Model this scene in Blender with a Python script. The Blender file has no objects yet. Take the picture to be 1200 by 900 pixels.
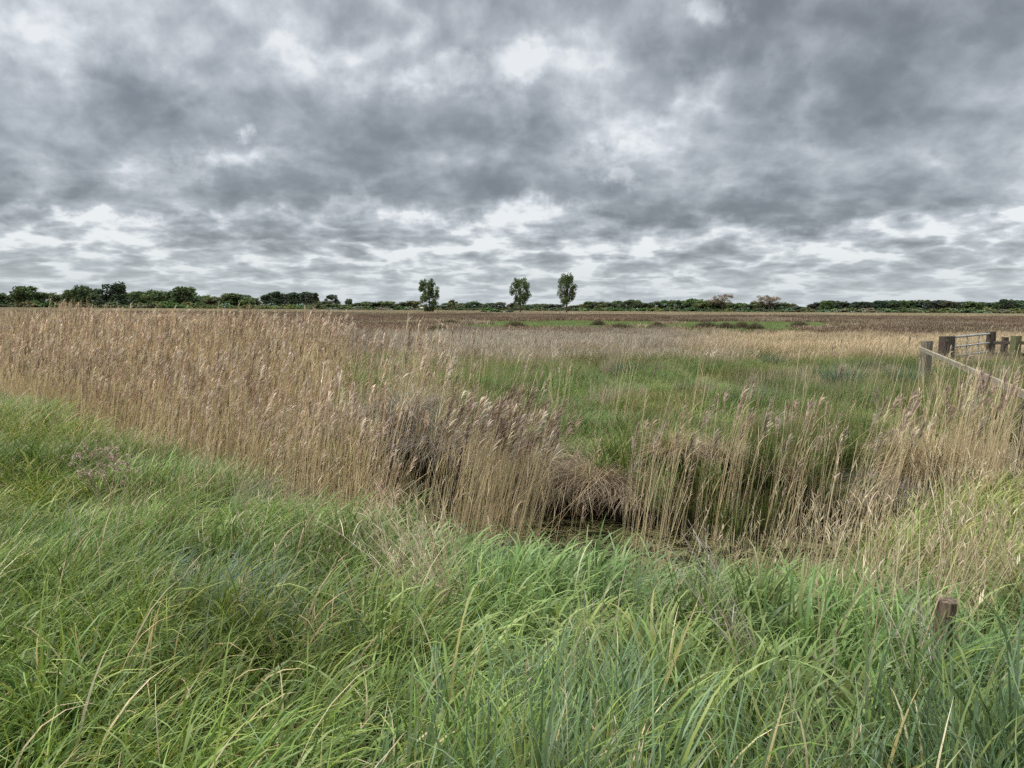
import bpy, math, random
import numpy as np
from mathutils import Vector, Matrix

random.seed(7)
RNG = np.random.default_rng(11)
R = math.radians
scene = bpy.context.scene
COL = scene.collection

# ------------------------------------------------------------------ camera
EYE = 2.1
FOC = 857.0            # focal length in pixels of a 1200 px wide frame
cam_d = bpy.data.cameras.new('camera')
cam = bpy.data.objects.new('camera', cam_d)
COL.objects.link(cam)
cam_d.sensor_width = 36.0
cam_d.lens = 36.0 * FOC / 1200.0
cam_d.clip_start = 0.05
cam_d.clip_end = 20000
PITCH = math.atan((450 - 361) / FOC)
ROLL = R(0.33)
cam.matrix_world = Matrix.Translation((0, 0, EYE)) @ Matrix.Rotation(R(90) - PITCH, 4, 'X') @ Matrix.Rotation(ROLL, 4, 'Z')
scene.camera = cam
_M3 = np.array(cam.matrix_world.to_3x3())


def ray(px, py):
    """world direction through a point of the photograph"""
    v = _M3 @ np.array([(px - 600) / FOC, (450 - py) / FOC, -1.0])
    return v / v[1]          # per metre of depth


def at(px, py, d):
    """the point d metres ahead of the camera on that ray"""
    v = ray(px, py) * d
    return float(v[0]), float(v[1]), float(v[2] + EYE)


# ------------------------------------------------------------------ small noise
def _hash(ix, iy, s):
    n = (ix * 374761393 + iy * 668265263 + s * 1442695041) & 0xffffffff
    n = ((n ^ (n >> 13)) * 1274126177) & 0xffffffff
    n = n ^ (n >> 16)
    return (n & 0xffff) / 65535.0


def vnoise(x, y, s=0):
    x = np.asarray(x, float); y = np.asarray(y, float)
    ix = np.floor(x).astype(np.int64); iy = np.floor(y).astype(np.int64)
    fx = x - ix; fy = y - iy
    fx = fx * fx * (3 - 2 * fx); fy = fy * fy * (3 - 2 * fy)
    a = _hash(ix, iy, s); b = _hash(ix + 1, iy, s); c = _hash(ix, iy + 1, s); d = _hash(ix + 1, iy + 1, s)
    return (a * (1 - fx) + b * fx) * (1 - fy) + (c * (1 - fx) + d * fx) * fy


def fbm(x, y, s=0, o=3):
    t = 0; a = 1; w = 0
    for k in range(o):
        t = t + a * vnoise(np.asarray(x) * 2 ** k + 17.3 * k, np.asarray(y) * 2 ** k - 9.1 * k, s + k)
        w += a; a *= 0.5
    return t / w


def sstep(a, b, x):
    t = np.clip((x - a) / (b - a), 0, 1)
    return t * t * (3 - 2 * t)


# ------------------------------------------------------------------ terrain
NX = [-400, -60, -30, -11.8, -5.4, -2.9, -1.6, -0.5, 0.6, 1.8, 3.1, 4.6, 9, 16, 400]
NY = [560, 80, 39, 16.0, 10.9, 8.5, 7.4, 6.5, 6.1, 6.0, 6.15, 7.9, 11.3, 15, 82]
FX = [-400, -60, -30, -12, -5.4, -3.0, -1.5, -0.3, 0.9, 2.1, 3.3, 4.8, 9, 16, 400]
FY = [563, 83, 42, 19.6, 14.2, 12.0, 10.9, 10.4, 9.9, 9.1, 8.9, 10.2, 13.6, 18, 86]


def Nb(x): return np.interp(x, NX, NY)
def Fb(x): return np.interp(x, FX, FY)


def height(x, y):
    x = np.asarray(x, float); y = np.asarray(y, float)
    n = Nb(x); f = Fb(x)
    j = 0.5 * (fbm(x * 1.4, y * 1.4, 5) - 0.5)
    left = sstep(-4, -12, x)
    near = 0.16 - 0.46 * sstep(1.0, 6.5, y) * (1 - left) - 0.2 * left + 0.10 * (fbm(x * 0.7, y * 0.7, 3) - 0.5)
    far = 0.0 + 0.16 * (fbm(x * 0.5, y * 0.5, 8) - 0.5) * sstep(400, 30, y)
    bed = -0.95 + 0.15 * fbm(x, y, 4)
    u = y - n + j; w = y - f + j
    a = sstep(-0.45, 0.75, u)
    b = sstep(-0.55, 0.35, w)
    dep = near * (1 - a) + bed * a
    return dep * (1 - b) + far * b


# ------------------------------------------------------------------ materials
def new_mat(name):
    m = bpy.data.materials.new(name); m.use_nodes = True
    nt = m.node_tree; nt.nodes.clear()
    out = nt.nodes.new('ShaderNodeOutputMaterial')
    return m, nt, out


def nd(nt, typ, **kw):
    n = nt.nodes.new(typ)
    for k, v in kw.items():
        setattr(n, k, v)
    return n


def math_n(nt, op, a, b=None, c=None):
    n = nt.nodes.new('ShaderNodeMath'); n.operation = op
    for i, v in enumerate((a, b, c)):
        if v is None: continue
        if isinstance(v, (int, float)): n.inputs[i].default_value = v
        else: nt.links.new(v, n.inputs[i])
    return n.outputs[0]


def mixc(nt, f, a, b, typ='MIX'):
    n = nt.nodes.new('ShaderNodeMix'); n.data_type = 'RGBA'; n.blend_type = typ
    n.clamp_factor = True
    for s, v in ((n.inputs[0], f), (n.inputs[6], a), (n.inputs[7], b)):
        if isinstance(v, (int, float)): s.default_value = v
        elif isinstance(v, (tuple, list)): s.default_value = (*v, 1) if len(v) == 3 else v
        else: nt.links.new(v, s)
    return n.outputs[2]


def foliage_mat(name, trans=0.3, rough=0.55, spec=0.35, inst=True, objcol=False):
    m, nt, out = new_mat(name)
    a = nd(nt, 'ShaderNodeAttribute', attribute_name='col', attribute_type='GEOMETRY')
    c = a.outputs['Color']
    if inst:
        t = nd(nt, 'ShaderNodeAttribute', attribute_name='tint', attribute_type='INSTANCER' if inst is True else 'GEOMETRY')
        c = mixc(nt, 1.0, c, t.outputs['Color'], 'MULTIPLY')
    if objcol:
        t = nd(nt, 'ShaderNodeObjectInfo')
        c = mixc(nt, 1.0, c, t.outputs['Color'], 'MULTIPLY')
    p = nd(nt, 'ShaderNodeBsdfPrincipled')
    p.inputs['Roughness'].default_value = rough
    p.inputs['Specular IOR Level'].default_value = spec
    nt.links.new(c, p.inputs['Base Color'])
    tr = nd(nt, 'ShaderNodeBsdfTranslucent')
    nt.links.new(mixc(nt, 1.0, c, (1.0, 1.0, 0.7), 'MULTIPLY'), tr.inputs[0])
    mx = nd(nt, 'ShaderNodeMixShader'); mx.inputs[0].default_value = trans
    nt.links.new(p.outputs[0], mx.inputs[1]); nt.links.new(tr.outputs[0], mx.inputs[2])
    nt.links.new(mx.outputs[0], out.inputs[0])
    return m


M_GREEN = foliage_mat('green_blades', 0.32, 0.5, 0.3)
M_STRAW = foliage_mat('dry_stems', 0.22, 0.6, 0.3)
M_GREENR = foliage_mat('green_blades_near', 0.30, 0.45, 0.32, inst='REAL')
M_STRAWR = foliage_mat('dry_stems_near', 0.22, 0.6, 0.3, inst='REAL')
M_GREEN1 = foliage_mat('green_plant', 0.30, 0.45, 0.4, inst=False)
M_STRAW1 = foliage_mat('dry_plant', 0.2, 0.7, 0.2, inst=False)
M_CROWN = foliage_mat('tree_leaves', 0.22, 0.6, 0.2, inst=False, objcol=True)


def ground_mat():
    m, nt, out = new_mat('ground')
    tc = nd(nt, 'ShaderNodeNewGeometry')
    sep = nd(nt, 'ShaderNodeSeparateXYZ'); nt.links.new(tc.outputs['Position'], sep.inputs[0])
    def noise(scale, det=5, vec=None):
        n = nd(nt, 'ShaderNodeTexNoise'); n.inputs['Scale'].default_value = scale; n.inputs['Detail'].default_value = det
        nt.links.new(vec or tc.outputs['Position'], n.inputs['Vector']); return n.outputs['Fac']
    mp = nd(nt, 'ShaderNodeMapping'); mp.inputs['Scale'].default_value = (1, 1.8, 1)
    nt.links.new(tc.outputs['Position'], mp.inputs[0])
    def ramp(f, stops):
        r = nd(nt, 'ShaderNodeValToRGB'); nt.links.new(f, r.inputs[0])
        e = r.color_ramp.elements
        while len(e) < len(stops): e.new(0.5)
        for i, (p, c) in enumerate(stops): e[i].position = p; e[i].color = (*c, 1)
        return r.outputs[0]
    near = ramp(noise(9, 8), [(0.3, (0.022, 0.018, 0.010)), (0.5, (0.05, 0.045, 0.02)), (0.72, (0.13, 0.10, 0.055))])
    mid = ramp(noise(1.2, 8), [(0.3, (0.03, 0.045, 0.015)), (0.5, (0.055, 0.085, 0.025)), (0.75, (0.12, 0.12, 0.05))])
    far = ramp(noise(0.035, 9, mp.outputs[0]), [(0.36, (0.12, 0.088, 0.055)), (0.5, (0.19, 0.145, 0.085)), (0.62, (0.27, 0.22, 0.13)), (0.75, (0.09, 0.12, 0.04))])
    vfar = ramp(noise(0.01, 4, mp.outputs[0]), [(0.3, (0.22, 0.19, 0.11)), (0.6, (0.30, 0.25, 0.15)), (0.75, (0.12, 0.15, 0.06))])
    def sm(a, b):
        n = nd(nt, 'ShaderNodeMapRange'); n.interpolation_type = 'SMOOTHSTEP'
        n.inputs[1].default_value = a; n.inputs[2].default_value = b
        nt.links.new(sep.outputs[1], n.inputs[0]); return n.outputs[0]
    c = mixc(nt, sm(8, 14), near, mid)
    c = mixc(nt, sm(26, 36), c, far)
    c = mixc(nt, sm(190, 240), c, vfar)
    wet = nd(nt, 'ShaderNodeMapRange'); wet.inputs[1].default_value = -0.5; wet.inputs[2].default_value = -0.2
    nt.links.new(sep.outputs[2], wet.inputs[0])
    c = mixc(nt, wet.outputs[0], (0.018, 0.013, 0.008), c)
    p = nd(nt, 'ShaderNodeBsdfPrincipled'); p.inputs['Roughness'].default_value = 0.95
    p.inputs['Specular IOR Level'].default_value = 0.1
    nt.links.new(c, p.inputs['Base Color'])
    b = nd(nt, 'ShaderNodeBump'); b.inputs['Distance'].default_value = 0.05; b.inputs['Strength'].default_value = 0.6
    nt.links.new(noise(14, 6), b.inputs['Height']); nt.links.new(b.outputs[0], p.inputs['Normal'])
    nt.links.new(p.outputs[0], out.inputs[0])
    return m


def wood_mat(name, c0, c1, c2, axis='Z', moss=0.0):
    m, nt, out = new_mat(name)
    tc = nd(nt, 'ShaderNodeTexCoord')
    mp = nd(nt, 'ShaderNodeMapping')
    mp.inputs['Scale'].default_value = {'Z': (30, 30, 2.2), 'X': (2.2, 30, 30), 'Y': (30, 2.2, 30)}[axis]
    nt.links.new(tc.outputs['Object'], mp.inputs[0])
    n = nd(nt, 'ShaderNodeTexNoise'); n.inputs['Scale'].default_value = 1.6; n.inputs['Detail'].default_value = 9
    n.inputs['Roughness'].default_value = 0.65
    nt.links.new(mp.outputs[0], n.inputs['Vector'])
    r = nd(nt, 'ShaderNodeValToRGB'); nt.links.new(n.outputs['Fac'], r.inputs[0])
    e = r.color_ramp.elements; e.new(0.5)
    for i, (p, c) in enumerate(((0.34, c0), (0.5, c1), (0.68, c2))): e[i].position = p; e[i].color = (*c, 1)
    n2 = nd(nt, 'ShaderNodeTexNoise'); n2.inputs['Scale'].default_value = 7; n2.inputs['Detail'].default_value = 6
    nt.links.new(tc.outputs['Object'], n2.inputs['Vector'])
    mr = nd(nt, 'ShaderNodeMapRange'); mr.inputs[1].default_value = 0.62 - 0.25 * moss; mr.inputs[2].default_value = 0.72
    nt.links.new(n2.outputs['Fac'], mr.inputs[0])
    c = mixc(nt, math_n(nt, 'MULTIPLY', mr.outputs[0], 0.7), r.outputs[0], (0.11, 0.13, 0.05))
    p = nd(nt, 'ShaderNodeBsdfPrincipled'); p.inputs['Roughness'].default_value = 0.85
    p.inputs['Specular IOR Level'].default_value = 0.2
    nt.links.new(c, p.inputs['Base Color'])
    b = nd(nt, 'ShaderNodeBump'); b.inputs['Distance'].default_value = 0.012; b.inputs['Strength'].default_value = 0.9
    nt.links.new(n.outputs['Fac'], b.inputs['Height']); nt.links.new(b.outputs[0], p.inputs['Normal'])
    nt.links.new(p.outputs[0], out.inputs[0])
    return m


W_GREY = wood_mat('weathered_wood', (0.05, 0.04, 0.03), (0.15, 0.125, 0.095), (0.27, 0.235, 0.18))
W_DARK = wood_mat('dark_wet_wood', (0.02, 0.014, 0.01), (0.06, 0.045, 0.035), (0.13, 0.11, 0.085))
W_RAIL = wood_mat('weathered_rail', (0.10, 0.085, 0.06), (0.24, 0.21, 0.15), (0.36, 0.32, 0.24), 'X')
W_MOSS = wood_mat('mossy_wood', (0.05, 0.05, 0.025), (0.12, 0.115, 0.06), (0.19, 0.18, 0.10), moss=0.9)
W_BARK = wood_mat('bark', (0.03, 0.024, 0.018), (0.07, 0.058, 0.045), (0.13, 0.11, 0.085))
W_POST = wood_mat('split_post_wood', (0.035, 0.024, 0.017), (0.11, 0.08, 0.055), (0.24, 0.19, 0.13))


def metal_mat():
    m, nt, out = new_mat('galvanised_metal')
    tc = nd(nt, 'ShaderNodeTexCoord')
    n = nd(nt, 'ShaderNodeTexNoise'); n.inputs['Scale'].default_value = 9; n.inputs['Detail'].default_value = 8
    nt.links.new(tc.outputs['Object'], n.inputs['Vector'])
    r = nd(nt, 'ShaderNodeValToRGB'); nt.links.new(n.outputs['Fac'], r.inputs[0])
    e = r.color_ramp.elements
    e[0].position = 0.38; e[0].color = (0.19, 0.175, 0.15, 1); e[1].position = 0.6; e[1].color = (0.40, 0.40, 0.385, 1)
    p = nd(nt, 'ShaderNodeBsdfPrincipled'); p.inputs['Roughness'].default_value = 0.55
    p.inputs['Metallic'].default_value = 0.35
    nt.links.new(r.outputs[0], p.inputs['Base Color'])
    nt.links.new(p.outputs[0], out.inputs[0]); return m


def water_mat():
    m, nt, out = new_mat('ditch_water')
    g = nd(nt, 'ShaderNodeNewGeometry')
    n = nd(nt, 'ShaderNodeTexNoise'); n.inputs['Scale'].default_value = 3.2; n.inputs['Detail'].default_value = 10
    n.inputs['Roughness'].default_value = 0.7
    nt.links.new(g.outputs['Position'], n.inputs['Vector'])
    mr = nd(nt, 'ShaderNodeMapRange'); mr.inputs[1].default_value = 0.50; mr.inputs[2].default_value = 0.58
    nt.links.new(n.outputs['Fac'], mr.inputs[0])
    n2 = nd(nt, 'ShaderNodeTexNoise'); n2.inputs['Scale'].default_value = 40; n2.inputs['Detail'].default_value = 4
    nt.links.new(g.outputs['Position'], n2.inputs['Vector'])
    scum = mixc(nt, n2.outputs['Fac'], (0.035, 0.032, 0.012), (0.17, 0.155, 0.06))
    c = mixc(nt, mr.outputs[0], (0.008, 0.007, 0.005), scum)
    p = nd(nt, 'ShaderNodeBsdfPrincipled')
    nt.links.new(c, p.inputs['Base Color'])
    nt.links.new(math_n(nt, 'MULTIPLY_ADD', mr.outputs[0], 0.7, 0.12), p.inputs['Roughness'])
    p.inputs['Specular IOR Level'].default_value = 0.4
    b = nd(nt, 'ShaderNodeBump'); b.inputs['Distance'].default_value = 0.01; b.inputs['Strength'].default_value = 0.5
    nt.links.new(n2.outputs['Fac'], b.inputs['Height']); nt.links.new(b.outputs[0], p.inputs['Normal'])
    nt.links.new(p.outputs[0], out.inputs[0]); return m


def plain_mat(name, c, rough=0.9):
    m, nt, out = new_mat(name)
    tc = nd(nt, 'ShaderNodeTexCoord')
    n = nd(nt, 'ShaderNodeTexNoise'); n.inputs['Scale'].default_value = 12; n.inputs['Detail'].default_value = 7
    nt.links.new(tc.outputs['Object'], n.inputs['Vector'])
    p = nd(nt, 'ShaderNodeBsdfPrincipled'); p.inputs['Roughness'].default_value = rough
    p.inputs['Specular IOR Level'].default_value = 0.1
    nt.links.new(mixc(nt, n.outputs['Fac'], tuple(v * 0.5 for v in c), tuple(v * 1.5 for v in c)), p.inputs['Base Color'])
    nt.links.new(p.outputs[0], out.inputs[0]); return m


M_METAL = metal_mat(); M_WATER = water_mat(); M_PEAT = plain_mat('peat', (0.022, 0.016, 0.011))


# ------------------------------------------------------------------ mesh helpers
def mesh_from(name, V, F, col=None, mat=None, smooth=False):
    V = np.asarray(V, np.float32).reshape(-1, 3); F = np.asarray(F, np.int32)
    me = bpy.data.meshes.new(name)
    me.vertices.add(len(V)); me.vertices.foreach_set('co', V.ravel())
    k = F.shape[1]
    me.loops.add(F.size); me.loops.foreach_set('vertex_index', F.ravel())
    me.polygons.add(len(F))
    me.polygons.foreach_set('loop_start', np.arange(0, F.size, k, dtype=np.int32))
    me.polygons.foreach_set('loop_total', np.full(len(F), k, np.int32))
    if smooth: me.polygons.foreach_set('use_smooth', np.ones(len(F), bool))
    me.update(calc_edges=True)
    if col is not None:
        a = me.attributes.new('col', 'FLOAT_COLOR', 'POINT')
        c = np.ones((len(V), 4), np.float32); c[:, :3] = np.asarray(col, np.float32).reshape(-1, 3)
        a.data.foreach_set('color', c.ravel())
    if mat: me.materials.append(mat)
    return me


def path(root, L, th0, bend, phi, S, p=1.4, twirl=0.0):
    """n curved centre lines, S segments each; th is the tilt from upright"""
    n = len(L); P = np.zeros((n, S + 1, 3)); P[:, 0] = root
    for i in range(S):
        t = (i + 0.5) / S
        th = th0 + bend * t ** p; ph = phi + twirl * t
        d = np.stack([np.sin(th) * np.cos(ph), np.sin(th) * np.sin(ph), np.cos(th)], -1)
        P[:, i + 1] = P[:, i] + d * (L / S)[:, None]
    return P


def ribbon(P, W, side, c0, c1):
    """P n,S+1,3  W n,S+1  side n,3  colours n,3 root and tip -> V,F,C"""
    n, s1, _ = P.shape
    V = np.empty((n, s1, 2, 3)); off = side[:, None, :] * W[:, :, None] * 0.5
    V[:, :, 0] = P - off; V[:, :, 1] = P + off
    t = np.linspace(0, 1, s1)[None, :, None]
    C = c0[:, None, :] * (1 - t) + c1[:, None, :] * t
    C = np.repeat(C[:, :, None, :], 2, 2)
    base = (np.arange(n) * s1 * 2)[:, None] + (np.arange(s1 - 1) * 2)[None, :]
    F = np.stack([base, base + 1, base + 3, base + 2], -1).reshape(-1, 4)
    return V.reshape(-1, 3), F, C.reshape(-1, 3)


def join(parts):
    V = []; F = []; C = []; o = 0
    for v, f, c in parts:
        V.append(v); F.append(f + o); C.append(c); o += len(v)
    return np.concatenate(V), np.concatenate(F), np.concatenate(C)


def sides(phi, spread, rng):
    """width direction: across the bend, randomly turned"""
    a = phi + np.pi / 2 + rng.normal(0, spread, len(phi))
    return np.stack([np.cos(a), np.sin(a), np.zeros(len(a))], -1)


def vary(rng, n, cols, dv=0.22, w=None):
    cols = np.asarray(cols, float)
    i = rng.choice(len(cols), n, p=w)
    return cols[i] * (1 + rng.uniform(-dv, dv, (n, 1))) * (1 + rng.uniform(-0.07, 0.07, (n, 3)))


def blade_set(rng, n, rad, L, w, th=(0.05, 0.5), bend=(0.3, 1.6), wind=0.0, wspread=1.0, S=5, cols=((0.1, 0.2, 0.05),),
              tipc=None, dv=0.22, prof='leaf', p=1.4, clump=0, wts=None, rootdark=1.0):
    r = rad * np.sqrt(rng.random(n)); a = rng.random(n) * 2 * np.pi
    x = r * np.cos(a); y = r * np.sin(a)
    if clump:
        cx = rng.uniform(-rad, rad, clump); cy = rng.uniform(-rad, rad, clump); k = rng.integers(0, clump, n)
        x = cx[k] + rng.normal(0, rad * 0.12, n); y = cy[k] + rng.normal(0, rad * 0.12, n)
        phi = np.where(rng.random(n) < 0.42, np.arctan2(y - cy[k], x - cx[k]), wind + rng.normal(0, wspread, n))
    else:
        phi = wind + rng.normal(0, wspread, n)
    root = np.stack([x, y, np.full(n, -0.03)], -1)
    LL = rng.uniform(L[0], L[1], n) * np.where(rng.random(n) < 0.25, 0.65, 1)
    t0 = rng.uniform(th[0], th[1], n); b = rng.uniform(bend[0], bend[1], n)
    P = path(root, LL, t0, b, phi, S, p, twirl=rng.normal(0, 0.3, n))
    t = np.linspace(0, 1, S + 1)[None]
    ww = rng.uniform(w[0], w[1], n)[:, None]
    if prof == 'leaf': W = ww * np.clip(1.15 * (1 - t ** 2.2), 0.04, 1) * (0.55 + 0.45 * np.minimum(1, t * 3))
    else: W = ww * (1 - 0.5 * t)
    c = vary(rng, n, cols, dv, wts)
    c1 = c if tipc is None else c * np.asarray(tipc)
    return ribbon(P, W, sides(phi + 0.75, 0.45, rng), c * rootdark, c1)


# ------------------------------------------------------------------ scattering: one object, many tufts
def make_protos(name, fn, k, mat):
    c = bpy.data.collections.new(name + '_tufts')
    for i in range(k):
        V, F, C = fn(np.random.default_rng(1000 + i * 7 + len(name)))
        me = mesh_from(f'{name}_tuft', V, F, C, mat, smooth=True)
        o = bpy.data.objects.new(f'{name}_tuft_{i:02d}', me)
        c.objects.link(o)
    return c


def scatter(name, label, category, protos, pts, scl, rotz, tint, tilt=None, real=False):
    n = len(pts)
    me = bpy.data.meshes.new(name); me.vertices.add(n)
    me.vertices.foreach_set('co', np.asarray(pts, np.float32).ravel())
    k = len(protos.objects)
    a = me.attributes.new('pick', 'INT', 'POINT'); a.data.foreach_set('value', RNG.integers(0, k, n).astype(np.int32))
    a = me.attributes.new('scl', 'FLOAT_VECTOR', 'POINT'); a.data.foreach_set('vector', np.asarray(scl, np.float32).ravel())
    rot = np.zeros((n, 3), np.float32); rot[:, 2] = rotz
    if tilt is not None: rot[:, :2] = tilt
    a = me.attributes.new('rot', 'FLOAT_VECTOR', 'POINT'); a.data.foreach_set('vector', rot.ravel())
    tc = np.ones((n, 4), np.float32); tc[:, :3] = tint
    a = me.attributes.new('tint', 'FLOAT_COLOR', 'POINT'); a.data.foreach_set('color', tc.ravel())
    o = bpy.data.objects.new(name, me); COL.objects.link(o)
    o['label'] = label; o['kind'] = 'stuff'; o['category'] = category
    ng = bpy.data.node_groups.new(name + '_scatter', 'GeometryNodeTree')
    ng.interface.new_socket('Geometry', in_out='INPUT', socket_type='NodeSocketGeometry')
    ng.interface.new_socket('Geometry', in_out='OUTPUT', socket_type='NodeSocketGeometry')
    gi = ng.nodes.new('NodeGroupInput'); go = ng.nodes.new('NodeGroupOutput')
    ci = ng.nodes.new('GeometryNodeCollectionInfo'); ci.inputs[0].default_value = protos
    ci.inputs['Separate Children'].default_value = True; ci.inputs['Reset Children'].default_value = True
    ip = ng.nodes.new('GeometryNodeInstanceOnPoints')
    ip.inputs['Pick Instance'].default_value = True
    def attr(nm, dt):
        x = ng.nodes.new('GeometryNodeInputNamedAttribute'); x.data_type = dt; x.inputs[0].default_value = nm
        return x.outputs[0]
    ng.links.new(gi.outputs[0], ip.inputs['Points'])
    ng.links.new(ci.outputs[0], ip.inputs['Instance'])
    ng.links.new(attr('pick', 'INT'), ip.inputs['Instance Index'])
    e2r = ng.nodes.new('FunctionNodeEulerToRotation')
    ng.links.new(attr('rot', 'FLOAT_VECTOR'), e2r.inputs[0])
    ng.links.new(e2r.outputs[0], ip.inputs['Rotation'])
    ng.links.new(attr('scl', 'FLOAT_VECTOR'), ip.inputs['Scale'])
    if real:
        rl = ng.nodes.new('GeometryNodeRealizeInstances'); ng.links.new(ip.outputs[0], rl.inputs[0]); ng.links.new(rl.outputs[0], go.inputs[0])
    else: ng.links.new(ip.outputs[0], go.inputs[0])
    md = o.modifiers.new('scatter', 'NODES'); md.node_group = ng
    return o


def grid(x0, x1, y0, y1, s, jit=0.5, slope=0.80, pad=1.5, seed=0):
    rng = np.random.default_rng(seed + 5)
    xs = np.arange(x0, x1, s); ys = np.arange(y0, y1, s)
    X, Y = np.meshgrid(xs, ys); X = X.ravel() + rng.uniform(-jit, jit, X.size) * s; Y = Y.ravel() + rng.uniform(-jit, jit, Y.size) * s
    k = (np.abs(X) < slope * Y + pad)
    return X[k], Y[k], rng


def place(x, y, dz=0.0):
    return np.stack([x, y, height(x, y) + dz], -1)


# ================================================================== ground and water
def axis_coords(fine0, fine1, st, lo, hi, g=1.22):
    a = list(np.arange(fine0, fine1, st)); s = st; v = fine1
    while v < hi: a.append(v); s *= g; v += s
    a.append(hi); s = st; v = fine0 - st; b = []
    while v > lo: b.append(v); s *= g; v -= s
    b.append(lo)
    return np.array(b[::-1] + a)


gx = axis_coords(-16, 16, 0.2, -9000, 9000); gy = axis_coords(-2, 26, 0.2, -60, 12000)
GX, GY = np.meshgrid(gx, gy)
V = np.stack([GX, GY, height(GX, GY)], -1).reshape(-1, 3)
nx = len(gx); ny = len(gy)
I = (np.arange(ny - 1)[:, None] * nx + np.arange(nx - 1)[None, :]).ravel()
F = np.stack([I, I + 1, I + nx + 1, I + nx], -1)
o = bpy.data.objects.new('ground', mesh_from('ground', V, F, None, ground_mat(), True)); COL.objects.link(o)
o['kind'] = 'structure'; o['label'] = 'flat marsh ground with a ditch cut through it'

wx = np.array([-30, -20, -14, -9, -5.4, -3, -1.5, -0.3, 0.9, 2.1, 3.1, 3.3, 4.6, 4.8, 9, 16, 22.0])
V = []; 
for x in wx:
    V += [(x, float(Nb(x)) - 0.3, -0.62), (x, float(Fb(x)) + 0.35, -0.62)]
F = [(2 * i, 2 * i + 2, 2 * i + 3, 2 * i + 1) for i in range(len(wx) - 1)]
o = bpy.data.objects.new('ditch_water', mesh_from('ditch_water', V, F, None, M_WATER)); COL.objects.link(o)
o['kind'] = 'structure'; o['label'] = 'dark still ditch water with greenish brown scum'

# ================================================================== stuff: grasses and reeds
G_FINE = ((0.092, 0.145, 0.029), (0.122, 0.178, 0.037), (0.062, 0.105, 0.025), (0.16, 0.20, 0.040), (0.34, 0.29, 0.16))
WIND = 0.15


def f_fine(r):
    return join([
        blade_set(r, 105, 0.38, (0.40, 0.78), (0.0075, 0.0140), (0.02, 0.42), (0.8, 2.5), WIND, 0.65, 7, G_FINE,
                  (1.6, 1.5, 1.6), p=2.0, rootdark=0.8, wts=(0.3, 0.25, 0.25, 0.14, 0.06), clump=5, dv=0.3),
        blade_set(r, 35, 0.34, (0.15, 0.35), (0.006, 0.010), (0.1, 0.9), (0.2, 1.5), WIND, 2.0, 4, ((0.07, 0.12, 0.03), (0.2, 0.17, 0.08))),
    ])


G_BROAD = ((0.125, 0.182, 0.046), (0.165, 0.225, 0.065), (0.088, 0.138, 0.034), (0.205, 0.25, 0.080))


def f_lush(r):
    return join([
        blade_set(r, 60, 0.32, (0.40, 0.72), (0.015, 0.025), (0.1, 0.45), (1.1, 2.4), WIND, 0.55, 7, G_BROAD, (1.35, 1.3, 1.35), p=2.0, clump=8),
        blade_set(r, 40, 0.30, (0.30, 0.55), (0.010, 0.016), (0.1, 0.6), (0.6, 1.8), WIND, 1.2, 5, G_BROAD, (1.1, 1.1, 1.1)),
        blade_set(r, 30, 0.30, (0.12, 0.3), (0.005, 0.008), (0.1, 0.9), (0.2, 1.5), WIND, 2.0, 4, ((0.06, 0.11, 0.03), (0.17, 0.14, 0.07))),
    ])


G_TEAL = ((0.098, 0.142, 0.062), (0.135, 0.18, 0.092), (0.066, 0.105, 0.040), (0.14, 0.175, 0.05), (0.27, 0.22, 0.08))


def f_sedge(r):
    return join([
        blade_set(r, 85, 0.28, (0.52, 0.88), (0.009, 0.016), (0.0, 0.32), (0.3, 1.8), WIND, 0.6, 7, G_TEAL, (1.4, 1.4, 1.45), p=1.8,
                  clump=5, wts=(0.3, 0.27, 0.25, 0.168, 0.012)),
        blade_set(r, 40, 0.28, (0.25, 0.55), (0.006, 0.010), (0.1, 0.8), (0.3, 1.4), WIND, 1.6, 5, ((0.07, 0.13, 0.05), (0.16, 0.14, 0.06))),
    ])


def f_blue(r):
    return blade_set(r, 120, 0.28, (0.30, 0.65), (0.006, 0.011), (0.2, 0.7), (0.5, 1.6), WIND, 0.3, 6,
                     ((0.115, 0.17, 0.105), (0.145, 0.20, 0.13), (0.08, 0.13, 0.07)), (1.25, 1.2, 1.25), clump=4)


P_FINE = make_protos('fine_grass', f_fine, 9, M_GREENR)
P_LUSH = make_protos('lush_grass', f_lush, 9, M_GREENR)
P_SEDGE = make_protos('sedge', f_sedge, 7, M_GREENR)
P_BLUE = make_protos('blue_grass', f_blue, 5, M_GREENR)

# ---- near bank: which species grows where
x, y, rng = grid(-16, 12, 0.9, 20, 0.27, seed=1)
k = (y < Nb(x) + 0.55 + 0.7 * fbm(x * 1.5, y * 1.5, 23) * (x / y > -0.75)) & (np.hypot(x, y) > 1.0) & ((fbm(x * 2.1, y * 2.1, 24, 2) > 0.32) | (y > 9))
x = x[k]; y = y[k]
pxx = 600 + x / y * FOC                       # only used to pick species by direction and distance
n1 = fbm(x * 0.9, y * 0.9, 21); n2 = fbm(x * 1.7, y * 1.7, 31)
right = x / y
w_sedge = 1.2 * sstep(-0.25, 0.1, right) * sstep(3.9, 3.1, y) + 1.0 * sstep(0.40, 0.52, right) * sstep(4.9, 4.0, y) + 0.25 * sstep(0.62, 0.75, n1) * sstep(-0.4, 0.0, right) * (y < 4.8)
w_lush = 2.2 * sstep(-0.25, 0.05, right + 0.12 * (n2 - 0.5)) * sstep(3.0, 3.9, y + n1) + 0.35 * (n2 > 0.62)
w_blue = 0.9 * sstep(0.60, 0.68, fbm(x * 0.8 + 40, y * 0.8, 51)) * sstep(0.05, -0.1, right)
w_fine = np.full(len(x), 0.42)
u = rng.random(len(x))
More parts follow.
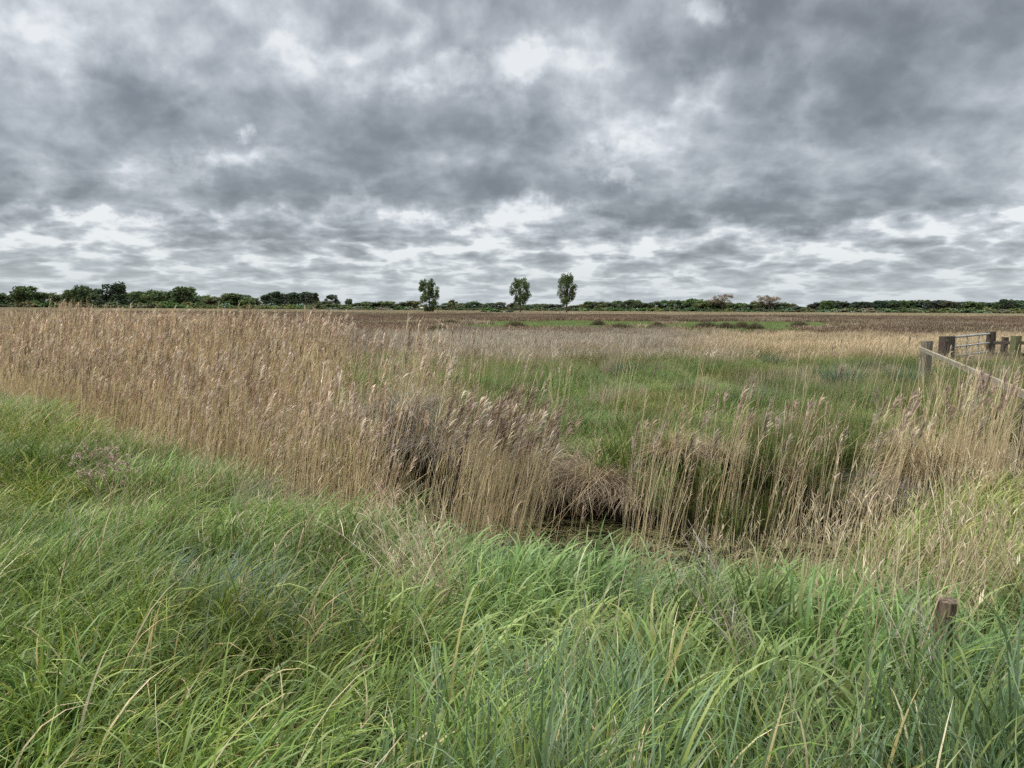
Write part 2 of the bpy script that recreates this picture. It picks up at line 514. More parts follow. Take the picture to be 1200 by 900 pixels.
ws = np.stack([w_fine, w_lush, w_sedge, w_blue], -1); ws /= ws.sum(1, keepdims=True); cs = np.cumsum(ws, 1)
kind = (u[:, None] > cs).sum(1).clip(0, 3)
edge = sstep(-0.1, 0.5, y - Nb(x))
hs = (0.25 + 1.5 * fbm(x * 1.6, y * 1.6, 61)) * (1 - 0.35 * edge) * (1 - 0.15 * sstep(2.2, 1.0, y))
hs *= 1 - 0.15 * sstep(4.5, 6, y)
hs *= 1 - 0.72 * np.exp(-((x - 0.595 * y) / 0.22) ** 2) * sstep(2.6, 3.1, y) * sstep(4.3, 4.05, y)
hs *= 1 - 0.4 * np.exp(-((x + 4.4) / 0.9) ** 2 - ((y - 7.6) / 0.8) ** 2)
rz = 2.6 * (fbm(x * 0.9, y * 0.9, 71, 2) - 0.5) * 2 + rng.normal(0, 0.22, len(x))
tn = 0.98 + 1.0 * (fbm(x * 0.8, y * 0.8, 81) - 0.5)
yel = fbm(x * 0.5 + 9, y * 0.5, 91)
tint = np.stack([tn * (1 + 0.55 * (yel - 0.5)), tn, tn * (1 - 0.4 * (yel - 0.5))], -1)
for i, (nm, lb, pr) in enumerate((
        ('meadow_grass', 'fine green grass leaning in the wind on the near bank', P_FINE),
        ('lush_grass', 'bright broad bladed grass arching over beside the ditch', P_LUSH),
        ('blue_green_sedge', 'upright blue green sedge blades in the front of the bank', P_SEDGE),
        ('pale_grass', 'pale blue green fine grass patches in the near bank', P_BLUE))):
    m = kind == i
    ss = hs[m]
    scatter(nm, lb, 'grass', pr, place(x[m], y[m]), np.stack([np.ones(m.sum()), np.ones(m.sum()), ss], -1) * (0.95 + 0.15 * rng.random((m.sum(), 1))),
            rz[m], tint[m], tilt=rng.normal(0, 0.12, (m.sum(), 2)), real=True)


# ---- dry stems mixed into the bank
def f_drystem(r):
    n = 16
    rad = 0.25
    a = r.random(n) * 6.28; rr = rad * np.sqrt(r.random(n))
    root = np.stack([rr * np.cos(a), rr * np.sin(a), np.zeros(n)], -1)
    L = r.uniform(0.45, 0.9, n); phi = r.normal(0.1, 1.0, n)
    P = path(root, L, r.uniform(0.0, 0.35, n), r.uniform(0, 0.5, n), phi, 5)
    W = np.full((n, 6), 0.0042) * np.linspace(1, 0.6, 6)
    c = vary(r, n, ((0.40, 0.32, 0.18), (0.48, 0.40, 0.26), (0.30, 0.24, 0.15)), 0.2)
    out = [ribbon(P, W, sides(phi, 1.5, r), c, c)]
    k = np.where(r.random(n) < 0.6)[0]
    for q in range(6):                          # narrow seed head
        o = P[k, -1] - (P[k, -1] - P[k, -2]) * (q * 0.12)
        b = path(o, np.full(len(k), 0.045), r.uniform(0.1, 0.7, len(k)), r.uniform(0, 1, len(k)), r.random(len(k)) * 6.28, 2)
        cc = vary(r, len(k), ((0.50, 0.42, 0.29), (0.42, 0.33, 0.22)))
        out.append(ribbon(b, np.full((len(k), 3), 0.005) * np.array([0.8, 1, 0.2]), sides(r.random(len(k)) * 6.28, 1, r), cc, cc))
    return join(out)


P_DRY = make_protos('dry_stems', f_drystem, 7, M_STRAW)
x, y, rng = grid(-15, 11, 1.6, 18, 0.3, seed=2)
rt = x / y
dens = 0.07 + 0.42 * sstep(0.42, 0.55, rt) * sstep(3.6, 4.6, y) + 0.2 * sstep(0.3, 0.42, rt) * sstep(4.4, 5.4, y)
dens += 0.35 * sstep(0.5, 0.7, fbm(x * 0.8, y * 0.8, 15)) * sstep(4.5, 6, y) + 0.55 * sstep(-2.4, -0.6, y - Nb(x)) * (rt < -0.2)
dens += 0.4 * sstep(-1.2, -0.2, y - Nb(x)) * (rt > 0.15) * (rt < 0.45)
dens *= 1 - 0.8 * sstep(5.4, 6.2, y) * (rt > 0.45)
k = (rng.random(len(x)) < dens) & (y < Nb(x) + 0.5)
x = x[k]; y = y[k]; s = rng.uniform(0.7, 1.15, len(x)) * (1 - 0.2 * (x / y < 0.2)) * (1 + 0.25 * (x / y > 0.42))
scatter('dry_grass_stems', 'thin straw coloured seed stems standing through the green bank', 'dry stems', P_DRY, place(x, y), np.stack([s, s, s], -1),
        rng.normal(0, 0.6, len(x)), np.ones((len(x), 3)) * rng.uniform(0.75, 1.15, (len(x), 1)), tilt=rng.normal(0, 0.1, (len(x), 2)))


# ---- reeds
def f_reed(r, n=26, rad=0.40, L=(1.30, 2.0), head=0.52, green=0.0, nb=15):
    a = r.random(n) * 6.28; rr = rad * np.sqrt(r.random(n))
    root = np.stack([rr * np.cos(a), rr * np.sin(a), np.zeros(n)], -1)
    LL = r.uniform(L[0], L[1], n); S = 7
    phi = r.normal(0.1, 0.7, n)
    broken = r.random(n) < 0.10
    th0 = np.abs(r.normal(0.02, 0.06, n)); bend = r.uniform(0.02, 0.22, n)
    th0 = np.where(broken, r.uniform(0.3, 1.0, n), th0)
    P = path(root, LL, th0, bend, phi, S, 1.6)
    W = np.linspace(1, 0.55, S + 1)[None] * r.uniform(0.0052, 0.0085, n)[:, None]
    c = vary(r, n, ((0.50, 0.40, 0.24), (0.58, 0.48, 0.31), (0.42, 0.33, 0.195), (0.36, 0.29, 0.18)), 0.2)
    out = [ribbon(P, W, sides(phi, 1.5, r), c * np.array([0.8, 0.78, 0.75]), c)]
    # dried leaves up the stem
    for q in range(2):
        m = np.where(r.random(n) < 0.45)[0]; t = r.uniform(1.5, S - 1.5, len(m)); i = t.astype(int); f = (t - i)[:, None]
        o = P[m, i] * (1 - f) + P[m, i + 1] * f
        ph = r.normal(0.1, 1.3, len(m))
        b = path(o, r.uniform(0.12, 0.32, len(m)), r.uniform(0.1, 0.4, len(m)), r.uniform(0.2, 1.4, len(m)), ph, 4)
        cc = vary(r, len(m), ((0.46, 0.37, 0.22), (0.54, 0.45, 0.29)), 0.2)
        out.append(ribbon(b, np.array([0.7, 1, 0.8, 0.5, 0.1])[None] * r.uniform(0.005, 0.010, len(m))[:, None], sides(ph, 0.6, r), cc, cc))
    # feathery heads blown to one side
    m = np.where((r.random(n) < head) & ~broken)[0]; k = len(m)
    hc = vary(r, k, ((0.245, 0.18, 0.135), (0.31, 0.235, 0.18), (0.19, 0.135, 0.105), (0.42, 0.35, 0.27)), 0.2)
    fl = r.uniform(0.75, 1.2, k)
    for q in range(nb):
        t = S - 1.0 * (q / nb); i = min(int(t), S - 1); f = t - i
        o = P[m, i] * (1 - f) + P[m, i + 1] * f
        ph = r.normal(0.15, 0.6, k)
        b = path(o, fl * r.uniform(0.06, 0.13, k) * (0.45 + 0.75 * math.sin(math.pi * (q + 2) / (nb + 4))), r.uniform(0.1, 0.6, k), r.uniform(0.3, 1.2, k), ph, 3)
        cc = hc * r.uniform(0.8, 1.25, (k, 1))
        out.append(ribbon(b, np.array([0.7, 1.0, 0.9, 0.25])[None] * r.uniform(0.009, 0.015, k)[:, None], sides(ph, 1.2, r), cc, cc * 1.1))
    return join(out)


P_REED = make_protos('reeds', f_reed, 9, M_STRAW)
P_SPARSE = make_protos('sparse_reeds', lambda r: f_reed(r, 8, 0.35, (1.0, 1.9), 0.16), 6, M_STRAW)
x, y, rng = grid(-48, 9, 6, 56, 0.44, seed=3)
rt = x / y
bound = -0.165 + 0.14 * (fbm(x * 0.35, y * 0.25, 12) - 0.5) * 2 - 0.03 * sstep(14, 24, y)
inleft = rt < bound
front = y > Nb(x) - 0.25 + 1.1 * fbm(x * 1.2, y * 1.2, 40)
back = y < np.interp(x, [-48, -35, -19, -9.5, -4.2, -2, 0], [58, 50, 38, 26, 17, 12.5, 11]) + 3 * (fbm(x * 0.4, y * 0.4, 66) - 0.5)
dens = np.where(inleft & back, 0.30 + 0.65 * sstep(0.0, -0.12, rt - bound) * (0.55 + 0.45 * sstep(0.35, 0.5, fbm(x * 0.8, y * 0.8, 18))), 0)
inditch = (y < Fb(x) + 0.1) & (~inleft)
gap = sstep(-0.04, 0.01, rt) * sstep(0.20, 0.14, rt)
dens = np.where(inditch & (rt < 0.02), 0.22, dens)
fr = (~inleft) & (y >= Fb(x) + 0.1) & (y < Fb(x) + 7)
dens = np.where(fr, 0.55 * sstep(bound + 0.08, bound, rt), dens)
dsp = np.where(inditch & (rt >= -0.02), 0.22 - 0.04 * gap + 0.6 * sstep(0.45, 0.56, rt), 0)
dsp = np.where((~inleft) & (y >= Fb(x) + 0.1), 0.22 * sstep(5, 0, y - Fb(x)) * sstep(-0.2, -0.1, rt) + 0.45 * sstep(bound + 0.12, bound, rt) * (y < 18), dsp)
ks = front & (rng.random(len(x)) < dsp); xsp = x[ks]; ysp = y[ks]
k = front & (rng.random(len(x)) < dens)
x = x[k]; y = y[k]; rt = x / y
pts = place(x, y); wet = sstep(-0.1, -0.5, pts[:, 2])
pts[:, 2] = np.maximum(pts[:, 2], -0.72)
s = (0.90 + 0.22 * fbm(x * 0.5, y * 0.5, 14)) * (1 + 0.08 * wet) * (1 - 0.10 * sstep(-0.3, 0.1, rt)) * (1 + 0.08 * sstep(-0.5, -0.7, rt))
s *= 0.97 - 0.20 * sstep(16, 40, y)
s *= rng.uniform(0.80, 1.08, len(x)) * (0.80 + 0.20 * sstep(0.0, 3.0, y - Nb(x))) * (1 + 0.06 * sstep(-0.42, -0.5, rt))
g = sstep(bound[k] - 0.04, bound[k] + 0.02, rt)[:, None]
tint = (1.05 + 0.4 * fbm(x * 0.6, y * 0.6, 17))[:, None] * np.array([1.0, 0.975, 0.97]) * (1 - g * 0.12)
scatter('reed_bed', 'tall straw coloured reeds with feathery purple brown heads along the ditch', 'reeds', P_REED, pts, np.stack([s, s, s], -1),
        rng.normal(0, 0.5, len(x)), tint, tilt=np.stack([rng.normal(0, 0.04, len(x)), rng.normal(0.09, 0.07, len(x))], -1))


pts = place(xsp, ysp); pts[:, 2] = np.maximum(pts[:, 2], -0.72); s = rng.uniform(0.72, 1.02, len(xsp)) * (1 + 0.16 * sstep(0.5, 0.58, xsp / ysp))
scatter('sparse_reeds', 'scattered thin reed stems standing over the ditch and its far bank', 'reeds', P_SPARSE, pts, np.stack([s, s, s], -1),
        rng.normal(0, 0.6, len(xsp)), np.ones((len(xsp), 3)) * rng.uniform(0.8, 1.15, (len(xsp), 1)), tilt=np.stack([rng.normal(0, 0.05, len(xsp)), rng.normal(0.08, 0.06, len(xsp))], -1))


# pale bent litter at the foot of the reeds, on the left
def f_litter(r):
    return blade_set(r, 120, 0.4, (0.25, 0.65), (0.004, 0.008), (0.3, 1.2), (0.2, 1.2), WIND, 2.2, 4, ((0.50, 0.43, 0.30), (0.42, 0.34, 0.21), (0.33, 0.25, 0.15)), prof='stem')


P_LIT = make_protos('litter', f_litter, 6, M_STRAW)
x, y, rng = grid(-20, 8, 5.5, 24, 0.34, seed=4)
rt = x / y
e1 = np.abs(y - Nb(x) - 0.2) < 0.5
k = (e1 & (rng.random(len(x)) < np.where(rt < -0.2, 0.85, np.where(rt < 0.42, 0.22, 0.03)))) | ((y > Nb(x) + 0.3) & (y < Fb(x) + 1.5) & (rt < -0.1) & (rng.random(len(x)) < 0.6)) \
    | ((np.abs(y - Fb(x) - 0.3) < 0.75) & (rng.random(len(x)) < np.where(rt < 0.02, 0.7, 0.22)))
x = x[k]; y = y[k]; s = rng.uniform(0.7, 1.15, len(x)) * np.where(x / y < 0.2, 1, 0.8)
tt = np.where(x / y > -0.2, 0.62, 0.95)[:, None] * rng.uniform(0.8, 1.15, (len(x), 1)) * np.ones((1, 3))
scatter('dead_leaf_litter', 'pale bent dead leaves at the foot of the reeds', 'dead leaves', P_LIT, place(x, y), np.stack([s, s, s], -1), rng.random(len(x)) * 6.28, tt)


# ---- green meadow beyond the ditch
def f_meadow(r):
    return join([
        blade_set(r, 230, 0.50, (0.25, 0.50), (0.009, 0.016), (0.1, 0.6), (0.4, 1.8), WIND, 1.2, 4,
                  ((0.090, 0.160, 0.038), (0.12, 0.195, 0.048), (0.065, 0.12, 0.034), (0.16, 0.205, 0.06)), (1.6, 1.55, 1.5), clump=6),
        blade_set(r, 22, 0.50, (0.4, 0.62), (0.004, 0.006), (0.0, 0.3), (0.1, 0.6), WIND, 1.5, 3, ((0.40, 0.33, 0.2), (0.25, 0.24, 0.12)), prof='stem')])


P_MEAD = make_protos('meadow', f_meadow, 8, M_GREEN)
x, y, rng = grid(-14, 30, 8, 34, 0.42, seed=6)
rt = x / y
k = (y > Fb(x) + 0.35 - 0.5 * sstep(0.10, 0.2, rt)) & (rt > -0.27 + 0.1 * (fbm(x * 0.4, y * 0.4, 67) - 0.5)) & (y < 31 + 3 * fbm(x * 0.2, y * 0.2, 2))
x = x[k]; y = y[k]
n1 = fbm(x * 0.45, y * 0.45, 33); n2 = fbm(x * 1.5, y * 1.1, 34)
hum = sstep(0.42, 0.62, fbm(x * 0.75, y * 0.6, 36))
s = (0.25 + 1.2 * n1 * n2 + 0.85 * hum) * (1 + 0.45 * sstep(2.0, 0.3, y - Fb(x)) * (rt[k] > 0.12))
tn = 0.30 + 0.5 * n1 + 0.55 * fbm(x * 1.1, y * 0.9, 39) + 0.22 * (1 - hum) * sstep(0.4, 0.6, n2) - 0.12 * hum
yel = sstep(0.45, 0.75, fbm(x * 0.3, y * 0.5, 35)) * 0.5 + 0.25 * sstep(2.5, 0, y - Fb(x)) + 0.5 * sstep(24, 32, y)
tint = np.stack([tn * (1 + 0.55 * yel), tn, tn * (1 - 0.05 * yel)], -1)
scatter('field_grass', 'lumpy green meadow grass beyond the ditch', 'grass', P_MEAD, place(x, y), np.stack([np.ones(len(x)), np.ones(len(x)), s], -1),
        rng.random(len(x)) * 6.28, tint)



def f_pale(r):
    return blade_set(r, 260, 0.9, (0.45, 0.85), (0.013, 0.024), (0.0, 0.4), (0.1, 0.9), WIND, 1.2, 4,
                     ((0.38, 0.325, 0.23), (0.46, 0.40, 0.30), (0.29, 0.24, 0.17), (0.23, 0.21, 0.13)), (1.1, 1.1, 1.1), clump=14, prof='stem')


P_PALE = make_protos('pale_dry', f_pale, 7, M_STRAW)
x, y, rng = grid(-6, 26, 10, 32, 0.7, seed=16)
k = (y > Fb(x) + 0.8) & (x / y > -0.19) & (rng.random(len(x)) < 0.03 + 0.16 * sstep(0.55, 0.68, fbm(x * 0.35, y * 0.6, 29)))
x = x[k]; y = y[k]; s = rng.uniform(0.28, 0.5, len(x))
scatter('straw_tufts', 'scattered straw tufts among the green meadow grass', 'dry grass', P_PALE, place(x, y), np.stack([s, s, rng.uniform(0.55, 1.0, len(x))], -1),
        rng.random(len(x)) * 6.28, np.ones((len(x), 3)) * rng.uniform(0.7, 1.05, (len(x), 1)))
x, y, rng = grid(-60, 75, 15, 60, 0.9, seed=8)
rt = x / y
nn = fbm(x * 0.12, y * 0.2, 41)
dens = sstep(24, 31, y + 5 * (nn - 0.5)) * (1 - 0.35 * sstep(0.55, 0.65, fbm(x * 0.15, y * 0.3, 44)))
dens *= sstep(62, 46, y + 22 * (fbm(x * 0.12, y * 0.12, 48) - 0.5))
dens = np.where(rt < -0.26 + 0.1 * (nn - 0.5), 0.8, dens)
dens *= 1 - 0.85 * sstep(0.58, 0.66, fbm(x * 0.05, y * 0.12, 47)) * sstep(48, 56, y)
k = (rng.random(len(x)) < dens) & ~((rt < -0.2) & (y < np.interp(x, [-48, -35, -19, -9.5, -4.2, -2, 0], [52, 45, 33, 22, 14, 11, 10])))
x = x[k]; y = y[k]; rt = x / y
warm = sstep(0.18, 0.35, rt + 0.2 * (nn[k] - 0.5)); gray = (1 - warm)
br = np.maximum(sstep(46, 58, y) * 0.7, sstep(-0.12, -0.24, rt) * sstep(22, 30, y))
b0 = 0.6 + 0.75 * fbm(x * 0.25, y * 0.3, 43)
tint = b0[:, None] * (gray[:, None] * np.array([0.86, 0.84, 0.90]) + warm[:, None] * np.array([1.08, 0.98, 0.86]))
tint = tint * (1 - br[:, None] * np.array([0.42, 0.47, 0.50]))
s = 0.40 + 0.9 * fbm(x * 0.45, y * 0.35, 46)
scatter('dry_meadow_grass', 'pale dry grass band standing beyond the green meadow', 'dry grass', P_PALE, place(x, y), np.stack([np.ones(len(x)), np.ones(len(x)), s], -1),
        rng.normal(0, 0.6, len(x)), tint)


def f_rush(r):
    return blade_set(r, 300, 1.9, (0.45, 0.85), (0.045, 0.09), (0.0, 0.5), (0.1, 0.8), WIND, 1.5, 3,
                     ((0.17, 0.125, 0.09), (0.22, 0.17, 0.12), (0.125, 0.09, 0.065), (0.28, 0.225, 0.155)), (1.15, 1.12, 1.1), clump=11, prof='stem')


P_RUSH = make_protos('brown_rush', f_rush, 7, M_STRAW)
x, y, rng = grid(-180, 180, 42, 215, 2.1, seed=9)
rt = x / y
strip = sstep(0.30, 0.42, fbm(x * 0.05 + 3, y * 0.05, 52) + 0.15 * sstep(0.0, 0.2, rt)) * sstep(-0.10, -0.02, rt) * sstep(0.55, 0.38, rt) * sstep(56, 62, y) * sstep(135, 105, y)
dens = 0.85 - 0.82 * strip - 0.45 * sstep(0.5, 0.62, fbm(x * 0.05, y * 0.1, 53))
dens *= sstep(44, 58, y + 16 * (fbm(x * 0.12, y * 0.12, 49) - 0.5))
k = rng.random(len(x)) < dens
x = x[k]; y = y[k]
s = 0.35 + 0.9 * fbm(x * 0.16, y * 0.2, 54)
b0 = 0.35 + 0.8 * fbm(x * 0.08, y * 0.12, 55)
pale = sstep(0.55, 0.75, fbm(x * 0.02, y * 0.08, 56))[:, None]
tint = b0[:, None] * (np.array([1.0, 0.93, 0.9]) * (1 - pale) + pale * np.array([1.35, 1.4, 1.35]))
scatter('brown_rushes', 'brown dead rushes covering the far marsh', 'rushes', P_RUSH, place(x, y), np.stack([np.ones(len(x)), np.ones(len(x)), s], -1),
        rng.random(len(x)) * 6.28, tint)


def f_far(r):
    return blade_set(r, 380, 5.0, (0.4, 0.8), (0.12, 0.3), (0.0, 0.5), (0.1, 0.8), WIND, 1.5, 2,
                     ((0.30, 0.245, 0.16), (0.36, 0.30, 0.20), (0.22, 0.175, 0.115)), (1.1, 1.1, 1.1), prof='stem')


def f_fargreen(r):
    return blade_set(r, 420, 2.2, (0.15, 0.3), (0.03, 0.06), (0.0, 0.6), (0.2, 1.0), WIND, 1.5, 3,
                     ((0.105, 0.165, 0.045), (0.13, 0.19, 0.06), (0.18, 0.2, 0.08)), (1.1, 1.1, 1.1))


P_FG = make_protos('far_green', f_fargreen, 4, M_GREEN)
x, y, rng = grid(-60, 110, 57, 200, 2.0, seed=19)
rt = x / y
strip = sstep(0.30, 0.42, fbm(x * 0.05 + 3, y * 0.05, 52) + 0.15 * sstep(0.0, 0.2, rt)) * sstep(-0.10, -0.02, rt) * sstep(0.55, 0.38, rt) * sstep(56, 62, y) * sstep(135, 105, y)
k = rng.random(len(x)) < strip
x = x[k]; y = y[k]
scatter('far_green_grass', 'short green grass strips among the brown rushes', 'grass', P_FG, place(x, y), np.ones((len(x), 3)), rng.random(len(x)) * 6.28,
        np.ones((len(x), 3)) * rng.uniform(0.8, 1.2, (len(x), 1)))

P_FAR = make_protos('far_dry', f_far, 5, M_STRAW)
x, y, rng = grid(-420, 420, 212, 640, 6.5, seed=10)
k = (rng.random(len(x)) < 0.9)
x = x[k]; y = y[k]
dark = sstep(0.60, 0.66, fbm(x * 0.008, y * 0.05, 57))[:, None]
tint = (0.8 + 0.4 * fbm(x * 0.03, y * 0.05, 58))[:, None] * (1 - 0.55 * dark * np.array([1, 0.85, 1.0]))
scatter('far_dry_grass', 'pale dry grass of the most distant marsh below the trees', 'dry grass', P_FAR, place(x, y), np.ones((len(x), 3)), rng.random(len(x)) * 6.28, tint)


# ---- floating bits on the water
def f_float(r):
    n = 60
    root = np.stack([r.uniform(-0.4, 0.4, n), r.uniform(-0.4, 0.4, n), r.uniform(0.002, 0.012, n)], -1)
    ph = r.random(n) * 6.28
    P = path(root, r.uniform(0.05, 0.35, n), np.full(n, 1.55), np.full(n, 0.01), ph, 3, twirl=r.normal(0, 0.6, n))
    c = vary(r, n, ((0.30, 0.26, 0.12), (0.18, 0.16, 0.06), (0.12, 0.13, 0.04)), 0.25)
    return ribbon(P, np.full((n, 4), 1) * r.uniform(0.004, 0.012, n)[:, None], sides(ph, 0.1, r), c, c)


P_FLOAT = make_protos('floating', f_float, 4, M_STRAW)
x, y, rng = grid(-3, 7, 6, 11, 0.5, seed=12)
k = (y > Nb(x) + 0.2) & (y < Fb(x) - 0.2) & (rng.random(len(x)) < 0.85)
x = x[k]; y = y[k]
scatter('floating_debris', 'broken straw and weed floating on the dark ditch water', 'debris', P_FLOAT, np.stack([x, y, np.full(len(x), -0.617)], -1),
        np.ones((len(x), 3)), rng.random(len(x)) * 6.28, np.ones((len(x), 3)))


# ================================================================== things
def thing(name, label, cat, loc, rz=0.0, group=None, me=None):
    o = bpy.data.objects.new(name, me); COL.objects.link(o)
    o.location = loc; o.rotation_euler = (0, 0, rz)
    o['label'] = label; o['category'] = cat
    if group: o['group'] = group
    return o


def part(name, me, parent, loc=(0, 0, 0), rot=(0, 0, 0), label=None):
    o = bpy.data.objects.new(name, me); COL.objects.link(o); o.parent = parent
    o.location = loc; o.rotation_euler = rot
    if label: o['label'] = label
    return o


def gz(x, y): return float(height(x, y))


# ---- tussocks overhanging the far bank
def tussock_me(seed, cols, n=900, L=(0.55, 0.95), rad=0.28):
    r = np.random.default_rng(seed)
    a = r.random(n) * 6.28; rr = rad * np.sqrt(r.random(n)); ph = a + r.normal(0, 0.5, n)
    root = np.stack([rr * np.cos(a), rr * np.sin(a), 0.28 + 0.18 * (1 - rr / rad) + r.uniform(-0.05, 0.03, n)], -1)
    P = path(root, r.uniform(L[0], L[1], n), r.uniform(0.1, 0.9, n), r.uniform(1.2, 2.2, n), ph, 6, 1.0, twirl=r.normal(0, 0.5, n))
    c = vary(r, n, cols, 0.25)
    W = np.array([0.7, 1, 1, 0.9, 0.7, 0.45, 0.15])[None] * r.uniform(0.004, 0.008, n)[:, None]
    m = 60
    a2 = r.random(m) * 6.28
    root2 = np.stack([0.15 * np.cos(a2), 0.15 * np.sin(a2), np.full(m, 0.35)], -1)
    P2 = path(root2, r.uniform(0.35, 0.75, m), r.uniform(0, 0.5, m), r.uniform(0.1, 0.9, m), a2, 6)
    c2 = vary(r, m, ((0.14, 0.2, 0.06), (0.36, 0.3, 0.17)), 0.2)
    return mesh_from('tussock_leaves', *join([ribbon(P, W, sides(ph, 0.5, r), c, c), ribbon(P2, np.array([1, 1, 1, 0.9, 0.7, 0.4, 0.1])[None] * np.full((m, 1), 0.006), sides(a2, 0.5, r), c2, c2)]), M_STRAW1, True)


def core_me(seed, rad=0.30, h=0.55):
    import bmesh
    bm = bmesh.new(); bmesh.ops.create_icosphere(bm, subdivisions=3, radius=1.0)
    rr = random.Random(seed)
    for v in bm.verts:
        k = 1 + 0.12 * math.sin(v.co.x * 7 + seed) * math.cos(v.co.y * 6 + v.co.z * 5)
        v.co = Vector((v.co.x * rad * k, v.co.y * rad * k, v.co.z * h * 0.5 * k + h * 0.18))
    me = bpy.data.meshes.new('peat_base'); bm.to_mesh(me); bm.free(); me.materials.append(M_PEAT)
    return me


T_BROWN = ((0.31, 0.24, 0.165), (0.40, 0.32, 0.225), (0.23, 0.17, 0.115))
T_STRAW = ((0.36, 0.28, 0.17), (0.44, 0.35, 0.22), (0.27, 0.20, 0.12))
T_GREY = ((0.26, 0.22, 0.19), (0.35, 0.31, 0.27), (0.18, 0.145, 0.12))
TM = {'brown': tussock_me(1, T_BROWN), 'straw': tussock_me(2, T_STRAW), 'grey': tussock_me(3, T_GREY)}
CM = core_me(3)
tus = [  # px, depth, scale, kind, label
    (470, 11.6, 1.25, 'grey', 'dark greyish drooping tussock, leftmost on the far ditch bank, half hidden by reeds'),
    (505, 11.0, 1.1, 'grey', 'grey brown drooping tussock second from the left on the far ditch bank'),
    (555, 10.7, 1.0, 'brown', 'brown drooping tussock behind the feathery reed clump at the ditch bend'),
    (612, 10.2, 1.1, 'brown', 'brown tussock hanging over the left end of the open water'),
    (655, 9.9, 0.95, 'straw', 'straw coloured tussock above the middle of the open water'),
    (700, 9.75, 1.1, 'brown', 'largest brown tussock, arching over the open ditch water'),
    (745, 9.5, 0.9, 'brown', 'brown drooping tussock at the right end of the open water'),
    (795, 9.5, 0.7, 'straw', 'straw tussock on the far bank, first right of the open water'),
    (850, 9.35, 0.65, 'brown', 'brown tussock on the far bank among upright reed stems, left of centre of the reeds'),
    (915, 9.2, 0.6, 'straw', 'straw tussock on the far bank between two upright reed clumps'),
    (985, 9.1, 0.6, 'brown', 'brown tussock low on the far bank under the right reed stand'),
    (1040, 9.4, 0.75, 'grey', 'grey tussock beside the big hollow straw tussock, on its left'),
    (1095, 9.9, 1.4, 'straw', 'big straw tussock with a dark hollow under it near the fence corner'),
    (1165, 10.6, 1.0, 'brown', 'brown tussock, rightmost on the far bank, behind tall reeds'),
]
for i, (px, d, s, kd, lb) in enumerate(tus):
    d -= 0.2 if px < 770 else 0.0
    xx = (px - 600) / FOC * d
    z = max(gz(xx, d), -0.5 if px < 590 or px > 800 else -0.62) - 0.02
    t = thing('sedge_tussock', lb, 'tussock', (xx, d, z), i * 1.3, 'tussocks along the far ditch bank')
    t.scale = (s, s, s * 0.85)
    part('leaf_skirt', TM[kd], t); part('peat_base', CM, t)


# ---- rush clumps in the green
def rush_me(seed, cols, n=420, L=(0.4, 0.8)):
    r = np.random.default_rng(seed)
    a = r.random(n) * 6.28; rr = 0.2 * np.sqrt(r.random(n))
    root = np.stack([rr * np.cos(a), rr * np.sin(a), np.full(n, -0.03)], -1)
    P = path(root, r.uniform(L[0], L[1], n), rr * 2.2 + r.uniform(0, 0.15, n), r.uniform(0.0, 0.7, n), a + r.normal(0, 0.3, n), 4)
    c = vary(r, n, cols, 0.2)
    return mesh_from('rush_clump', *ribbon(P, np.array([1, 1, 0.9, 0.7, 0.2])[None] * r.uniform(0.005, 0.009, n)[:, None], sides(a, 1.2, r), c, c * 1.15), M_GREEN1, True)


RM = [rush_me(5, ((0.055, 0.105, 0.065), (0.07, 0.13, 0.08), (0.045, 0.085, 0.05))), rush_me(6, ((0.05, 0.095, 0.05), (0.08, 0.13, 0.065), (0.2, 0.17, 0.08)))]
rus = [  # px, d, scale, mesh, label
    (281, 9.3, 0.95, 0, 'dark blue green rush clump at the foot of the left reed bed'),
    (988, 18.5, 1.15, 0, 'dark spiky rush clump in the green meadow, largest, left of the fence'),
    (880, 14.5, 0.9, 1, 'low grey green rush clump in the meadow above the ditch reeds'),
    (900, 15.5, 0.8, 0, 'small dark rush clump right behind the low grey green one'),
    (813, 17.0, 0.85, 1, 'rush clump in the meadow, first from the left, under the bare tree'),
    (735, 22.0, 0.8, 0, 'dark rush tuft in the meadow below the third poplar'),
    (835, 24.5, 0.75, 1, 'far rush tuft near the upper edge of the green meadow'),
    (905, 26.0, 0.85, 0, 'dark far rush tuft by the edge of the pale dry grass'),
    (1063, 19.5, 0.95, 0, 'dark green clump beside the foot of the corner fence post'),
    (1017, 24.0, 0.8, 1, 'rush tuft in the meadow behind the largest spiky clump'),
    (520, 23.0, 0.9, 0, 'dark rush tuft in the green gap right of the reed bed'),
]
for i, (px, d, s, k, lb) in enumerate(rus):
    xx = (px - 600) / FOC * d
    t = thing('rush_clump', lb, 'rushes', (xx, d, gz(xx, d)), i * 2.1, 'dark rush clumps in the grass', RM[k]); t.scale = (s * 1.2, s * 1.2, s)

# dark rush islands in the far marsh
def island_me(seed):
    r = np.random.default_rng(seed); n = 900
    x = r.normal(0, 1.0, n); y = r.normal(0, 0.5, n); a = r.random(n) * 6.28
    root = np.stack([x, y, np.full(n, -0.03)], -1)
    P = path(root, r.uniform(0.6, 1.0, n) * np.exp(-(x / 2.2) ** 2), r.uniform(0, 0.4, n), r.uniform(0, 0.7, n), a, 3)
    c = vary(r, n, ((0.075, 0.06, 0.035), (0.10, 0.085, 0.05), (0.06, 0.065, 0.03)), 0.2)
    return mesh_from('rush_island', *ribbon(P, np.array([1, 1, 0.8, 0.3])[None] * r.uniform(0.03, 0.06, n)[:, None], sides(a, 1.2, r), c, c * 1.2), M_STRAW1, True)


